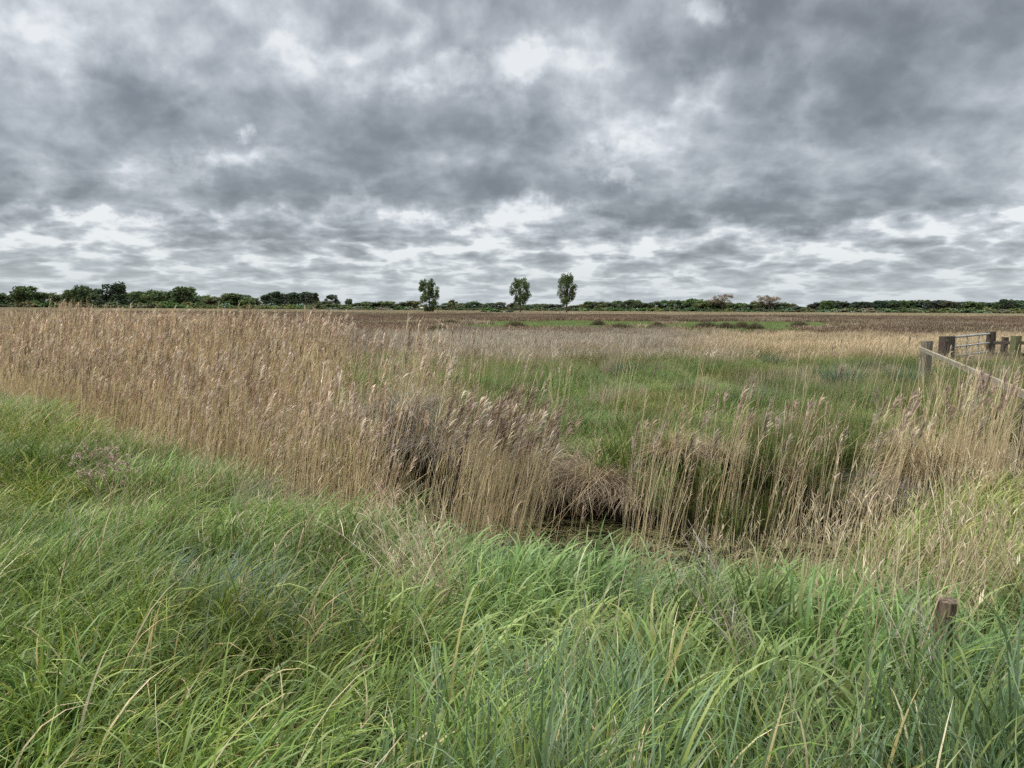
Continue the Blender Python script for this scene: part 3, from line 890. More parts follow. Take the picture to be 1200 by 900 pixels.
IM = [island_me(31), island_me(32)]
isl = [(512, 58, 1.0, 'below the first poplar'), (528, 92, 1.0, 'behind the one below the first poplar'), (603, 84, 1.3, 'below the middle poplar'),
       (726, 74, 1.25, 'right of the third poplar, widest'), (700, 96, 0.9, 'in the green strip right of the third poplar'),
       (770, 82, 0.9, 'in the middle of the green strip'), (826, 86, 1.4, 'in the green strip left of the first bare tree'), (850, 84, 1.0, 'below the first bare tree'),
       (868, 88, 0.9, 'between the two bare trees'), (884, 80, 0.9, 'just below the second bare tree'), (935, 92, 1.2, 'right of the second bare tree')]
for i, (px, d, s, w) in enumerate(isl):
    s *= 0.6; d *= 0.9
    xx = (px - 600) / FOC * d
    t = thing('rush_island', 'dark rush patch ' + w, 'rushes', (xx, d, gz(xx, d)), 0.2 * (i % 3), 'dark rush patches in the far marsh', IM[i % 2])
    t.scale = (s, s, 0.95)


# ---- dead thistle with fluffy heads, left
def tube_me(name, pts, rads, mat, sides_n=5):
    V = []; F = []
    for i, p in enumerate(pts):
        for k in range(sides_n):
            a = 2 * math.pi * k / sides_n
            d = Vector(pts[min(i + 1, len(pts) - 1)]) - Vector(pts[max(i - 1, 0)])
            d.normalize(); u = d.orthogonal().normalized(); v = d.cross(u)
            V.append(Vector(p) + (u * math.cos(a) + v * math.sin(a)) * rads[i])
    for i in range(len(pts) - 1):
        for k in range(sides_n):
            a = i * sides_n + k; b = i * sides_n + (k + 1) % sides_n
            F.append((a, b, b + sides_n, a + sides_n))
    return V, F


def thistle(px, d, label):
    r = np.random.default_rng(77)
    xx = (px - 600) / FOC * d
    t = thing('dead_thistle', label, 'dead plant', (xx, d, gz(xx, d)))
    V = []; F = []; heads = []
    def addt(pts, rads):
        v, f = tube_me('', pts, rads, None, 4)
        o = len(V); V.extend(v); F.extend([tuple(k + o for k in q) for q in f])
    for k in range(9):
        az = r.uniform(0, 6.28); tilt = r.uniform(0.1, 0.75); L = r.uniform(0.6, 0.95)
        dx, dy, dz = math.sin(tilt) * math.cos(az), math.sin(tilt) * math.sin(az), math.cos(tilt)
        pts = [(dx * L * q + r.normal(0, .008), dy * L * q * .8, dz * L * q) for q in (0, .25, .5, .75, 1)]
        addt(pts, [0.005, 0.0045, 0.004, 0.003, 0.002]); heads.append(pts[-1])
        for j in range(6):
            q = r.uniform(0.55, 1.0); b = np.array([dx * L * q, dy * L * q * .8, dz * L * q])
            e = b + np.array([r.normal(0, .10), r.normal(0, .08), r.uniform(0.0, .12)])
            addt([tuple(b), tuple((b + e) / 2 + r.normal(0, .01, 3)), tuple(e)], [0.003, 0.002, 0.0015]); heads.append(tuple(e))
    me = mesh_from('stems', [tuple(v) for v in V], F, np.tile((0.27, 0.20, 0.15), (len(V), 1)), M_STRAW1)
    part('stems', me, t)
    out = []
    for h in heads:
        n = 26; ph = r.random(n) * 6.28
        P = path(np.tile(h, (n, 1)), r.uniform(0.018, 0.038, n), r.uniform(0.0, 2.6, n), r.uniform(0, .6, n), ph, 2)
        c = vary(r, n, ((0.42, 0.33, 0.25), (0.30, 0.21, 0.16), (0.52, 0.43, 0.34)))
        out.append(ribbon(P, np.array([0.6, 1, 0.4])[None] * np.full((n, 1), 0.011), sides(ph, 1.5, r), c, c))
    part('seed_heads', mesh_from('seed_heads', *join(out), M_STRAW1), t)


thistle(122, 8.2, 'dead thistle with clusters of pinkish tan fluffy seed heads on the left bank')


# ---- bunches of dead stems standing in the near grass
def bunch(px, py, d, n, L, tilt, az, cols, label, seed, spread=0.22, rad=0.12, lean=0.25):
    r = np.random.default_rng(seed)
    xx = (px - 600) / FOC * d
    a = r.random(n) * 6.28; rr = rad * np.sqrt(r.random(n))
    root = np.stack([rr * np.cos(a), rr * np.sin(a), np.zeros(n)], -1)
    ph = az + r.normal(0, spread, n)
    P = path(root, r.uniform(L[0], L[1], n), tilt + r.normal(0, lean, n), r.uniform(-0.1, 0.35, n), ph, 6)
    P[:, 1:] += r.normal(0, 0.006, P[:, 1:].shape)
    c = vary(r, n, cols, 0.2)
    out = [ribbon(P, np.linspace(1, .5, 7)[None] * r.uniform(0.0045, 0.0075, n)[:, None], sides(ph, 1.5, r), c, c)]
    for q in range(3):
        m = np.where(r.random(n) < 0.5)[0]; i = r.integers(2, 6, len(m)); p2 = r.normal(az, 1.2, len(m))
        b = path(P[m, i], r.uniform(0.06, 0.2, len(m)), r.uniform(0.3, 1.0, len(m)), r.uniform(0.2, 1.4, len(m)), p2, 3)
        out.append(ribbon(b, np.array([.7, 1, .7, .1])[None] * np.full((len(m), 1), 0.006), sides(p2, .6, r), c[m], c[m] * 1.1))
    me = mesh_from('dead_stems', *join(out), M_STRAW1, True)
    return thing('dead_stem_bunch', label, 'dead stems', (xx, d, gz(xx, d)), 0, 'bunches of dead stems in the near grass', me)


PALE = ((0.48, 0.40, 0.27), (0.55, 0.47, 0.33), (0.36, 0.28, 0.18)); GREYC = ((0.30, 0.26, 0.22), (0.38, 0.33, 0.28), (0.22, 0.18, 0.15))
bunch(540, 690, 4.9, 80, (0.8, 1.35), 0.45, math.pi * 0.95, PALE, 'fan of pale dead stems leaning left in the middle of the near bank', 1, 0.5)
bunch(480, 690, 5.3, 50, (0.6, 1.1), 0.3, math.pi * 0.8, PALE, 'thin pale dead stems just left of the leaning fan of stems', 2, 0.9)
bunch(925, 770, 3.9, 20, (0.75, 1.15), 0.5, math.pi * 0.88, GREYC, 'grey dead stalks leaning left in front of the ditch reeds', 3, 0.15, 0.07, 0.08)
bunch(700, 790, 3.8, 10, (0.5, 0.8), 0.15, 0.6, GREYC, 'few thin upright grey stalks among the sedge blades, middle foreground', 4, 1.5)
bunch(1130, 800, 3.5, 22, (0.55, 0.9), 0.35, math.pi * 0.8, GREYC, 'brownish dead stalks crossing in front of the short split post', 5, 0.9)
bunch(1050, 700, 5.0, 50, (0.7, 1.15), 0.15, 0.4, PALE, 'pale upright dead stems left of the short split post', 6, 1.5, 0.25)
bunch(1160, 690, 5.2, 50, (0.7, 1.15), 0.15, 0.4, PALE, 'pale upright dead stems right of the short split post', 7, 1.5, 0.25)
bunch(290, 640, 6.4, 20, (0.5, 0.95), 0.1, 0.4, PALE, 'sparse upright straw stems in front of the dark clump by the left reeds', 8, 1.5, 0.2)

# single leaning reed clumps in and around the ditch: each a thing
def clumpreed(seed, n, L, rad, head):
    r = np.random.default_rng(seed)
    return mesh_from('reed_stems', *f_reed(r, n, rad, L, head), M_STRAW1, True)


CR = [clumpreed(1, 90, (1.25, 1.75), 0.42, 0.85), clumpreed(2, 34, (1.2, 1.75), 0.22, 0.4), clumpreed(3, 30, (1.1, 1.8), 0.2, 0.35), clumpreed(4, 75, (1.2, 1.95), 0.42, 0.22)]
rc = [  # px, depth, mesh, scale, tilt toward +x, label
    (535, 8.2, 0, 1.12, 0.13, 'dense feathery reed clump leaning right at the bend of the ditch'),
    (585, 8.0, 0, 1.05, 0.16, 'feathery reed clump leaning right, next to the dense one at the bend'),
    (560, 9.0, 0, 1.02, 0.10, 'feathery reed clump behind the two front clumps at the bend'),
    (612, 8.9, 1, 0.9, 0.10, 'thin reed clump at the left end of the open water'),
    (748, 7.9, 2, 0.92, 0.05, 'sparse reed stems standing right of the open water'),
    (790, 8.6, 1, 0.98, 0.06, 'upright reed clump on the ditch, second right of the open water'),
    (838, 8.4, 2, 1.08, 0.08, 'tall thin reed clump leaning right below the first bare tree'),
    (870, 8.7, 1, 1.08, 0.07, 'upright yellowish reed clump in the middle of the right ditch'),
    (925, 8.5, 2, 1.02, 0.09, 'reed clump leaning right, left of the mixed reed stand'),
    (965, 8.8, 1, 1.0, 0.06, 'upright reed clump between the largest rush clump and the ditch'),
    (1012, 8.4, 2, 1.08, 0.20, 'reed clump leaning strongly right below the corner post'),
    (1050, 9.0, 1, 1.05, 0.10, 'reed clump below the corner fence post'),
    (1088, 9.6, 3, 1.08, 0.05, 'dense tall reed stand in front of the fence rail, left part'),
    (1128, 9.2, 3, 1.14, 0.06, 'dense tall reed stand in front of the fence rail, middle part'),
    (1165, 9.0, 3, 1.12, 0.05, 'dense tall reed stand in front of the fence rail, right part'),
    (1150, 8.5, 2, 0.98, 0.10, 'thin tall reed stems nearest the right edge of the photo'),
]
for i, (px, d, k, s, tl, lb) in enumerate(rc):
    xx = (px - 600) / FOC * d
    t = thing('reed_clump', lb, 'reeds', (xx, d, max(gz(xx, d), -0.7)), 0, 'reed clumps standing along the ditch', CR[k])
    t.scale = (s, s, s); t.rotation_euler = (0, tl, (i * 0.37) % 0.6 - 0.3)


# ------------------------------------------------------------------ timber and gate
import bmesh


def timber_me(name, w, d, h, mat, seed, split=0.01, taper=0.0, segs=8, slope=0.0, roundness=0.012):
    """a worn sawn timber: w x d cross-section, standing from 0 to h"""
    bm = bmesh.new(); rr = random.Random(seed)
    ring = []
    b = roundness
    prof = []
    for sx, sy in ((1, 1), (-1, 1), (-1, -1), (1, -1)):
        px_, py_ = sx * w / 2, sy * d / 2
        if sx == sy: prof += [(px_, py_ - sy * b), (px_ - sx * b, py_)]
        else: prof += [(px_ - sx * b, py_), (px_, py_ - sy * b)]
    # points between corners for cracks
    pp = []
    for i, p in enumerate(prof):
        q = prof[(i + 1) % len(prof)]
        pp.append(p)
        if (Vector(p) - Vector(q)).length > 0.03:
            for f in (0.3, 0.5, 0.7): pp.append((p[0] * (1 - f) + q[0] * f, p[1] * (1 - f) + q[1] * f))
    crack = [rr.uniform(-1, 0.25) for _ in pp]
    bow = rr.uniform(-.01, .01)
    for i in range(segs + 1):
        t = i / segs; k = 1 - taper * t
        vs = []
        for j, p in enumerate(pp):
            c = 1 - max(0, crack[j]) * 0.12 - rr.uniform(0, split)
            z = h * t
            if i == segs: z += slope * p[0] + rr.uniform(-0.008, 0.004)
            vs.append(bm.verts.new((p[0] * k * c + bow * math.sin(3 * t), p[1] * k * c, z)))
        ring.append(vs)
    for i in range(segs):
        for j in range(len(pp)):
            k2 = (j + 1) % len(pp)
            bm.faces.new((ring[i][j], ring[i][k2], ring[i + 1][k2], ring[i + 1][j]))
    for rg, flip in ((ring[-1], False), (ring[0], True)):
        c = bm.verts.new(sum((v.co for v in rg), Vector()) / len(rg))
        for j in range(len(pp)):
            a, b2 = rg[j], rg[(j + 1) % len(pp)]
            bm.faces.new((a, b2, c) if not flip else (b2, a, c))
    bmesh.ops.recalc_face_normals(bm, faces=bm.faces)
    me = bpy.data.meshes.new(name); bm.to_mesh(me); bm.free(); me.materials.append(mat)
    return me


def bar_between(name, me_fn, a, b, parent):
    a = Vector(a); b = Vector(b); d = b - a
    o = part(name, me_fn(d.length), parent, a)
    o.rotation_euler = d.to_track_quat('Z', 'Y').to_euler()
    return o


# short split post in the foreground grass
xx, yy, zz = at(1107, 702, 3.9)
g0 = gz(xx, yy)
t = thing('wooden_post', 'short weathered split post with a frayed top in the near right grass', 'post', (xx - 0.03, yy, g0 - 0.2), 0.3, None,
          timber_me('wooden_post', 0.088, 0.080, zz - g0 + 0.2, W_POST, 4, 0.05, -0.12, 9, 0.1, 0.02))
t.rotation_euler = (0.03, 0.045, 0.3)
# weathered pale sliver on the post's face, a loose splinter part
part('splinter', timber_me('splinter', 0.02, 0.012, 0.30, W_RAIL, 9, 0.1, 0.6, 6), t, (-0.055, -0.045, 0.30), (0.05, -0.12, 0))

# rail fence running back to the gate
PA = (12.15, 21.5); PZ = (6.35, 9.0)
fence = thing('rail_fence', 'weathered wooden rail fence slanting from the corner post down to the ditch', 'fence', (PA[0], PA[1], gz(*PA)))
def loc(p): return (p[0] - fence.location.x, p[1] - fence.location.y, p[2] - fence.location.z)
xa, ya, za = at(1086.5, 399.5, 21.5)
part('post', timber_me('post', 0.25, 0.22, za - gz(xa, ya) + 0.3, W_GREY, 11, 0.03), fence, loc((xa, ya, gz(xa, ya) - 0.3)), (0, 0.0, 0.35))
xb, yb, zb = at(1203, 470, 9.9)
part('post', timber_me('post', 0.13, 0.12, zb - gz(xb, yb) + 0.3, W_DARK, 12, 0.03), fence, loc((xb, yb, gz(xb, yb) - 0.3)), (0, 0.03, 0.2))
xs, ys, zs = at(1078, 422, 21.3)
part('strut', timber_me('strut', 0.15, 0.06, zs - gz(xs, ys) + 0.3, W_RAIL, 13, 0.05), fence, loc((xs, ys, gz(xs, ys) - 0.3)), (0, 0.08, 0.2))
r0 = at(1078, 408.5, 21.2); r1 = at(1222, 472, 8.9)
rail = bar_between('rail', lambda L: timber_me('rail', 0.05, 0.125, L, W_GREY, 14, 0.03, 0, 14), loc(r0), loc(r1), fence)
rail.data.materials.clear(); rail.data.materials.append(wood_mat('rail_wood', (0.13, 0.11, 0.08), (0.25, 0.22, 0.16), (0.36, 0.32, 0.24), 'Z'))

# gate posts
xg, yg, zg = at(1110, 394, 26.5)
thing('gate_post', 'thick dark gate post the metal gate hangs from, behind the corner post', 'post', (xg, yg, gz(xg, yg) - 0.3), 0.25, 'posts around the gate',
      timber_me('gate_post', 0.48, 0.36, zg - gz(xg, yg) + 0.3, W_DARK, 21, 0.04, 0.03, 9, 0.02, 0.05))
for (px, py, d, w, mat, lb, tl) in (
        (1163, 388.5, 29.0, 0.26, W_DARK, 'dark post at the far latch end of the metal gate', -0.03),
        (1176, 395, 27.5, 0.19, W_DARK, 'slim dark post between the gate end and the mossy post', 0.06),
        (1191, 393.5, 25.5, 0.26, W_MOSS, 'olive mossy square post right of the metal gate', 0.0),
        (1219, 396, 24.5, 0.24, W_MOSS, 'mossy square post at the outer right end of the rails', 0.0)):
    xq, yq, zq = at(px, py, d)
    o = thing('fence_post', lb, 'post', (xq, yq, gz(xq, yq) - 0.3), 0.2, 'posts around the gate', timber_me('fence_post', w, w * 0.9, zq - gz(xq, yq) + 0.3, mat, int(px), 0.03))
    o.rotation_euler.y = tl
a = at(1168, 402, 27.4); b = at(1221, 402, 24.7)
for q, dz, lb in ((0, 0.0, 'upper cross rail right of the gate joining the mossy posts'), (1, -0.42, 'lower cross rail right of the gate joining the mossy posts')):
    t = thing('fence_rail', lb, 'rail', (a[0], a[1] + 0.16, a[2] + dz), 0, 'cross rails right of the gate')
    bar_between('board', lambda L: timber_me('board', 0.04, 0.12, L, W_DARK, 31 + q, 0.03, 0, 8), (0, 0, 0), (b[0] - a[0], b[1] - a[1], b[2] - a[2]), t)


# metal field gate
def pipe_me(name, L, r, n=8):
    V = []; F = []
    for i in (0, 1):
        for k in range(n):
            q = 2 * math.pi * k / n; V.append((r * math.cos(q), r * math.sin(q), i * L))
    for k in range(n): F.append((k, (k + 1) % n, n + (k + 1) % n, n + k))
    me = mesh_from(name, V, F, None, M_METAL, True)
    return me


gA = Vector(at(1119, 395.0, 26.6)); gB = Vector(at(1161, 391.0, 29.0))
gate = thing('field_gate', 'galvanised metal field gate with horizontal bars, hung on the thick dark post', 'gate', (gA.x, gA.y, gA.z - 1.1))
def gl(p): return Vector(p) - gate.location
dz = Vector((0, 0, 1))
drops = (0.0, 0.36, 0.70, 0.94, 1.10)
for k, q in enumerate(drops):
    bar_between('bar', lambda L: pipe_me('bar', L, 0.042 if k in (0, 4) else 0.034), gl(gA - dz * q), gl(gB - dz * q), gate)
for f, nm, r in ((0.0, 'end_upright', 0.034), (1.0, 'end_upright', 0.034), (0.33, 'centre_upright', 0.024), (0.66, 'centre_upright', 0.024)):
    p = gA.lerp(gB, f); bar_between(nm, lambda L: pipe_me(nm, L, r), gl(p - dz * 1.12), gl(p + dz * 0.02), gate)
for q in (0.12, 0.95):
    bar_between('hinge', lambda L: pipe_me('hinge', L, 0.018), gl(gA - dz * q), gl(gA - dz * q + Vector((-0.22, 0.0, 0))), gate)


# ================================================================== trees
def leaf_cloud(r, centres, radii, n, size, cols, dv=0.25, flat=1.0):
    w = radii ** 2; k = r.choice(len(centres), n, p=w / w.sum())
    d = r.normal(0, 1, (n, 3)); d /= np.linalg.norm(d, axis=1)[:, None]
    d *= (r.random(n) ** 0.45)[:, None]
    p = centres[k] + d * radii[k][:, None] * np.array([1, 1, flat])
    u = r.normal(0, 1, (n, 3)); u /= np.linalg.norm(u, axis=1)[:, None]
    v = np.cross(u, r.normal(0, 1, (n, 3))); v /= np.linalg.norm(v, axis=1)[:, None]
    s = r.uniform(size[0], size[1], (n, 1))
    V = np.stack([p - u * s, p + v * s * 0.6, p + u * s, p - v * s * 0.6], 1).reshape(-1, 3)
    F = np.arange(n * 4).reshape(-1, 4)
    cc = vary(r, len(centres), cols, 0.18)[k] * (1 + r.uniform(-dv, dv, (n, 1)))
    return V, F, np.repeat(cc, 4, 0)


def trunk_mesh(r, h, rad, limbs):
    V = []; F = []
    def add(pts, rads, s=6):
        v, f = tube_me('', pts, rads, None, s); o = len(V); V.extend(tuple(q) for q in v); F.extend([tuple(k + o for k in q) for q in f])
    top = (r.normal(0, .03) * h, r.normal(0, .03) * h, h)
    pts = [(top[0] * t * t, top[1] * t * t, h * t) for t in (0, .2, .4, .6, .8, 1)]
    pts[0] = (0, 0, -0.4)
    add(pts, [rad * 1.3, rad, rad * .85, rad * .6, rad * .35, rad * .1], 7)
    for c in limbs:
        t = min(0.85, max(0.15, c[2] / h * 0.72)); b = np.array([top[0] * t * t, top[1] * t * t, h * t]); c = np.array(c)
        m = (b + c) / 2 + np.array([0, 0, -0.06 * h])
        add([tuple(b), tuple(m), tuple(c)], [rad * .38, rad * .22, rad * .06], 4)
    return mesh_from('trunk', V, F, None, W_BARK, True)


LEAF = ((0.95, 1.0, 0.9), (1.1, 1.12, 0.95), (0.82, 0.88, 0.82))     # multiplied by each tree's own colour


def tree_round(seed, n=3000, w=1.0, low=0.12, nc=34, gaps=0.0):
    """10 m tall round tree, canopy down to `low`"""
    r = np.random.default_rng(seed); C = []; RR = []
    for _ in range(nc):
        z = r.uniform(low, 0.92); prof = math.sqrt(max(0.05, 1 - ((z - 0.40) / 0.64) ** 2)) if low < 0.2 else math.sin(math.pi * min(1, (z - low * 0.3) / (1.02 - low * 0.3)) ** 0.8) ** 0.55
        a = r.uniform(0, 6.28); rr = 3.9 * w * prof * r.uniform(0.45, 1.0)
        C.append((rr * math.cos(a), rr * math.sin(a), 10 * z)); RR.append(r.uniform(1.0, 1.75) * (1 - gaps * 0.35))
    C.append((0, 0, 9.0)); RR.append(1.0)
    C = np.array(C); RR = np.array(RR)
    V, F, c = leaf_cloud(r, C, RR, n, (0.30, 0.55), LEAF)
    return mesh_from('crown', V, F, c, M_CROWN), trunk_mesh(r, 8.8, 0.26, C[::2])


def tree_tall(seed, n=2200):
    r = np.random.default_rng(seed); C = []; RR = []
    for _ in range(26):
        z = r.uniform(0.1, 0.95); a = r.uniform(0, 6.28); rr = 1.35 * r.uniform(0.2, 1) * (1.1 - 0.5 * z)
        C.append((rr * math.cos(a), rr * math.sin(a), 10 * z)); RR.append(r.uniform(0.6, 1.0))
    C = np.array(C); RR = np.array(RR)
    V, F, c = leaf_cloud(r, C, RR, n, (0.25, 0.45), LEAF, flat=1.4)
    return mesh_from('crown', V, F, c, M_CROWN), trunk_mesh(r, 9.3, 0.18, C[::3])


def tree_bare(seed):
    """thin pinkish crown of twigs coming into leaf"""
    r = np.random.default_rng(seed); C = []; RR = []
    for _ in range(34):
        z = r.uniform(0.45, 0.93); prof = math.sin(math.pi * ((z - 0.2) / 0.85)) ** 0.6
        a = r.uniform(0, 6.28); rr = 4.6 * prof * r.uniform(0.3, 1.0)
        C.append((rr * math.cos(a), rr * math.sin(a), 10 * z)); RR.append(r.uniform(0.6, 1.0))
    C = np.array(C); RR = np.array(RR)
    V, F, c = leaf_cloud(r, C, RR, 1900, (0.12, 0.28), LEAF)
    return mesh_from('crown', V, F, c, M_CROWN), trunk_mesh(r, 8.5, 0.3, C)


def shrub(seed, n=1300):
    r = np.random.default_rng(seed); C = []; RR = []
    for _ in range(16):
        a = r.uniform(0, 6.28); q = r.uniform(0, 1) ** 0.5; z = (1 - q * q * 0.7) * r.uniform(0.2, 0.8)
        C.append((5 * q * math.cos(a), 4 * q * math.sin(a), 7.5 * z)); RR.append(r.uniform(1.3, 2.1))
    C = np.array(C); RR = np.array(RR)
    V, F, c = leaf_cloud(r, C, RR, n, (0.45, 0.85), LEAF)
    return mesh_from('crown', V, F, c, M_CROWN), trunk_mesh(r, 5.0, 0.22, C[::3])


def poplar(seed, full, mid=0.5, wid=1.0):
    """13.5 m lone poplar: leaning ovate crown with sky showing through"""
    r = np.random.default_rng(seed); C = []; RR = []
    lo = 0.12 if full else 0.30
    for _ in range(92 if full else 70):
        z = r.uniform(lo, 0.96); q = (z - lo) / (1 - lo)
        prof = wid * math.sqrt(max(0.08, 1 - ((q - mid) / (0.06 + (1 - mid if q > mid else mid))) ** 2))
        a = r.uniform(0, 6.28); rr = 3.6 * prof * r.uniform(0.3, 1.15) ** 0.7
        C.append((rr * math.cos(a) + (0.2 - z) * (0.9 if full else -0.2), rr * math.sin(a), 13.5 * z)); RR.append(r.uniform(0.55, 1.2))
    C = np.array(C); RR = np.array(RR)
    V, F, c = leaf_cloud(r, C, RR, 8500 if full else 6000, (0.16, 0.29), LEAF, flat=1.15)
    return mesh_from('crown', V, F, c, M_CROWN), trunk_mesh(r, 12.3, 0.30, C[::2])


def add_tree(kind, px, ytop, d, w_px, colr, label, cat='tree', group=None, name='tree', unit=(7.8, 10.0), ybase=None):
    x0, _, zt = at(px, ytop, d)
    h = zt; sx = (w_px / FOC * d) / unit[0]; sz = h / unit[1]
    t = thing(name, label, cat, (x0, d, gz(x0, d) - 0.1), random.uniform(-0.5, 0.5), group)
    t.scale = (sx, sx, sz)
    cr = part('crown', kind[0], t); cr.color = (*colr, 1)
    part('trunk', kind[1], t)
    return t


V_ROUND = [tree_round(100 + i, low=0.03) for i in range(5)]
V_OPEN = [tree_round(120 + i, 1700, low=0.3, nc=20, gaps=1) for i in range(2)]
V_TALL = [tree_tall(140 + i) for i in range(3)]
V_BARE = [tree_bare(160 + i) for i in range(2)]
V_SHRUB = [shrub(180 + i) for i in range(4)]

DK = (0.078, 0.104, 0.048); MD = (0.105, 0.13, 0.06); LT = (0.13, 0.155, 0.07); BL = (0.09, 0.11, 0.085); OL = (0.17, 0.17, 0.08)
PINK = (0.24, 0.18, 0.14); PALEG = (0.18, 0.205, 0.15); VD = (0.05, 0.068, 0.042)
CN = {DK: 'dark green', MD: 'mid green', LT: 'light green', BL: 'bluish green', OL: 'olive', VD: 'very dark', PALEG: 'pale grey green'}

# three lone poplars
for seed, full, px, yt, d, wpx, lb in (
        (5, (True, 0.55, 0.95), 503, 326.5, 268, 25, 'lone poplar, leftmost of three, full leafy crown reaching low'),
        (6, (False, 0.62, 1.0), 610, 325.5, 262, 24, 'middle one of the three lone poplars, slim trunk below an airy crown'),
        (7, (False, 0.48, 0.92), 664.5, 321.5, 262, 24.5, 'rightmost and tallest of the three lone poplars, airy crown')):
    add_tree(poplar(seed, *full), px, yt, d, wpx, (0.085, 0.112, 0.042), lb, 'tree', 'three lone poplars', 'poplar_tree', (8.0, 13.5))

# individually recognisable trees
special = [
    (33, 336, 560, 32, V_ROUND[0], DK, 'broad dark rounded tree, first big crown from the left edge'),
    (80, 340, 560, 17, V_ROUND[1], MD, 'small rounded tree between the first big crown and the taller wood'),
    (95, 334.5, 540, 20, V_ROUND[2], DK, 'rounded dark tree just left of the tallest tree of the left wood'),
    (131, 332, 520, 34, V_ROUND[3], VD, 'tallest and darkest broad tree of the left wood'),
    (180, 339.5, 540, 22, V_ROUND[4], MD, 'rounded mid green tree left of the last big crown of the left wood'),
    (215, 336.5, 530, 32, V_ROUND[1], DK, 'last big broad crown at the right end of the left wood'),
    (389, 345, 520, 20, V_OPEN[0], BL, 'open crowned tree standing right of the tall bluish plantation'),
    (409, 350, 500, 9, V_ROUND[2], DK, 'small round headed tree right of the open crowned tree'),
    (531, 351, 420, 14, V_OPEN[1], OL, 'pale olive thin tree right of the leftmost poplar'),
    (847, 344, 500, 26, V_BARE[0], PINK, 'left one of two bare pinkish spreading trees'),
    (902, 345, 490, 29, V_BARE[1], PINK, 'right one of two bare pinkish spreading trees'),
    (1181, 351, 560, 20, V_ROUND[0], VD, 'rounded very dark tree near the right end of the tree line'),
]
for px, yt, d, w, kd, c, lb in special:
    add_tree(kd, px, yt, d, w, c, lb, 'tree', None, 'tree')
add_tree(V_SHRUB[0], 577, 358.5, 262, 30, DK, 'wide low dark willow scrub between the left and middle poplars', 'bush', None, 'willow_bush', (11.0, 8.5))
add_tree(V_SHRUB[1], 598, 361, 262, 12, BL, 'small bush left of the middle poplar trunk', 'bush', None, 'willow_bush', (11.0, 8.5))

ORD = ['first', 'second', 'third', 'fourth', 'fifth', 'sixth', 'seventh', 'eighth', 'ninth', 'tenth', 'eleventh', 'twelfth', 'thirteenth', 'fourteenth', 'fifteenth',
       'sixteenth', 'seventeenth', 'eighteenth', 'nineteenth', 'twentieth']
# zones of the tree line: x0, x1, [(x, top)], spacing, depth, kinds, colours, place words
zones = [
    (-70, 62, [(-70, 344), (0, 345), (62, 343)], 15, 600, V_ROUND, (DK, MD, BL), 'of the wood edge left of the tallest tree'),
    (66, 122, [(66, 346), (80, 343), (110, 337), (122, 340)], 12, 600, V_ROUND, (MD, DK), 'of the wood edge beside the tallest dark tree'),
    (148, 232, [(148, 342), (175, 344), (200, 341), (232, 344)], 13, 590, V_ROUND, (LT, MD, DK), 'of the trees around the last big left crown'),
    (238, 306, [(238, 345), (275, 345.5), (306, 346)], 12, 620, V_ROUND, (LT, MD, DK), 'of the even wood left of the plantation'),
    (311, 373, [(311, 344.5), (330, 343.5), (350, 342.5), (365, 343), (373, 346)], 6.5, 660, V_TALL, (BL,), 'of the tall bluish poplar plantation'),
    (380, 490, [(380, 354), (400, 356), (425, 355.5), (445, 352.5), (462, 355), (490, 353.5)], 11, 480, V_ROUND, (DK, MD, LT, BL), 'of the low trees between plantation and left poplar'),
    (515, 596, [(515, 357), (540, 354.5), (565, 354), (596, 356)], 10, 470, V_ROUND, (DK, BL, MD), 'of the low trees behind the left and middle poplars'),
    (604, 660, [(604, 355), (630, 357), (660, 356)], 10, 500, V_ROUND, (BL, MD, DK), 'of the low trees between middle and right poplars'),
    (672, 752, [(672, 356), (690, 354), (712, 352), (735, 351), (752, 354)], 10, 500, V_ROUND, (LT, MD, DK), 'of the wood right of the tallest poplar'),
    (758, 846, [(758, 355), (785, 352), (800, 350.5), (815, 351), (846, 353)], 10, 520, V_ROUND, (MD, DK, DK), 'of the wood left of the two bare trees'),
    (852, 902, [(852, 353), (870, 354), (902, 354)], 9, 510, V_ROUND, (DK, MD), 'of the low trees between the two bare trees'),
    (906, 942, [(906, 353), (925, 355), (942, 359)], 10, 510, V_ROUND, (BL, MD), 'of the low trees right of the two bare trees'),
    (950, 1056, [(950, 357), (962, 353), (978, 352), (1000, 354.5), (1025, 352), (1056, 352)], 9.5, 600, V_ROUND, (VD, DK, VD), 'of the dark wood right of the gap'),
    (1064, 1135, [(1064, 352), (1100, 353), (1135, 353)], 9.5, 600, V_ROUND, (VD, VD, DK), 'of the darkest conifer like wood on the right'),
    (1140, 1275, [(1140, 354.5), (1160, 354), (1200, 353), (1240, 352), (1275, 353)], 12, 600, V_ROUND, (MD, VD, DK), 'of the trees at the right end of the line'),
]
for x0, x1, tops, sp, d, kinds, cols, wd in zones:
    px = x0; i = 0
    while px <= x1:
        yt = float(np.interp(px, [p[0] for p in tops], [p[1] for p in tops])) + random.uniform(-1.5, 2.6)
        c = cols[(i * 7 + int(px)) % len(cols)]; c2 = tuple(v * random.uniform(0.85, 1.2) for v in c)
        tall = kinds is V_TALL
        add_tree(random.choice(kinds), px, yt, d + random.uniform(-18, 18), sp * (2.0 if tall else random.uniform(1.6, 2.5)), c2,
                 f'{CN[c]} {"slender" if tall else "rounded"} tree, {ORD[i]} from left, {wd[3:].replace("the ", "", 1)}', 'tree', 'trees ' + wd, 'poplar_tree' if tall else 'tree',
                 (3.2, 10) if tall else (7.8, 10))
        px += sp * random.uniform(0.85, 1.15); i += 1

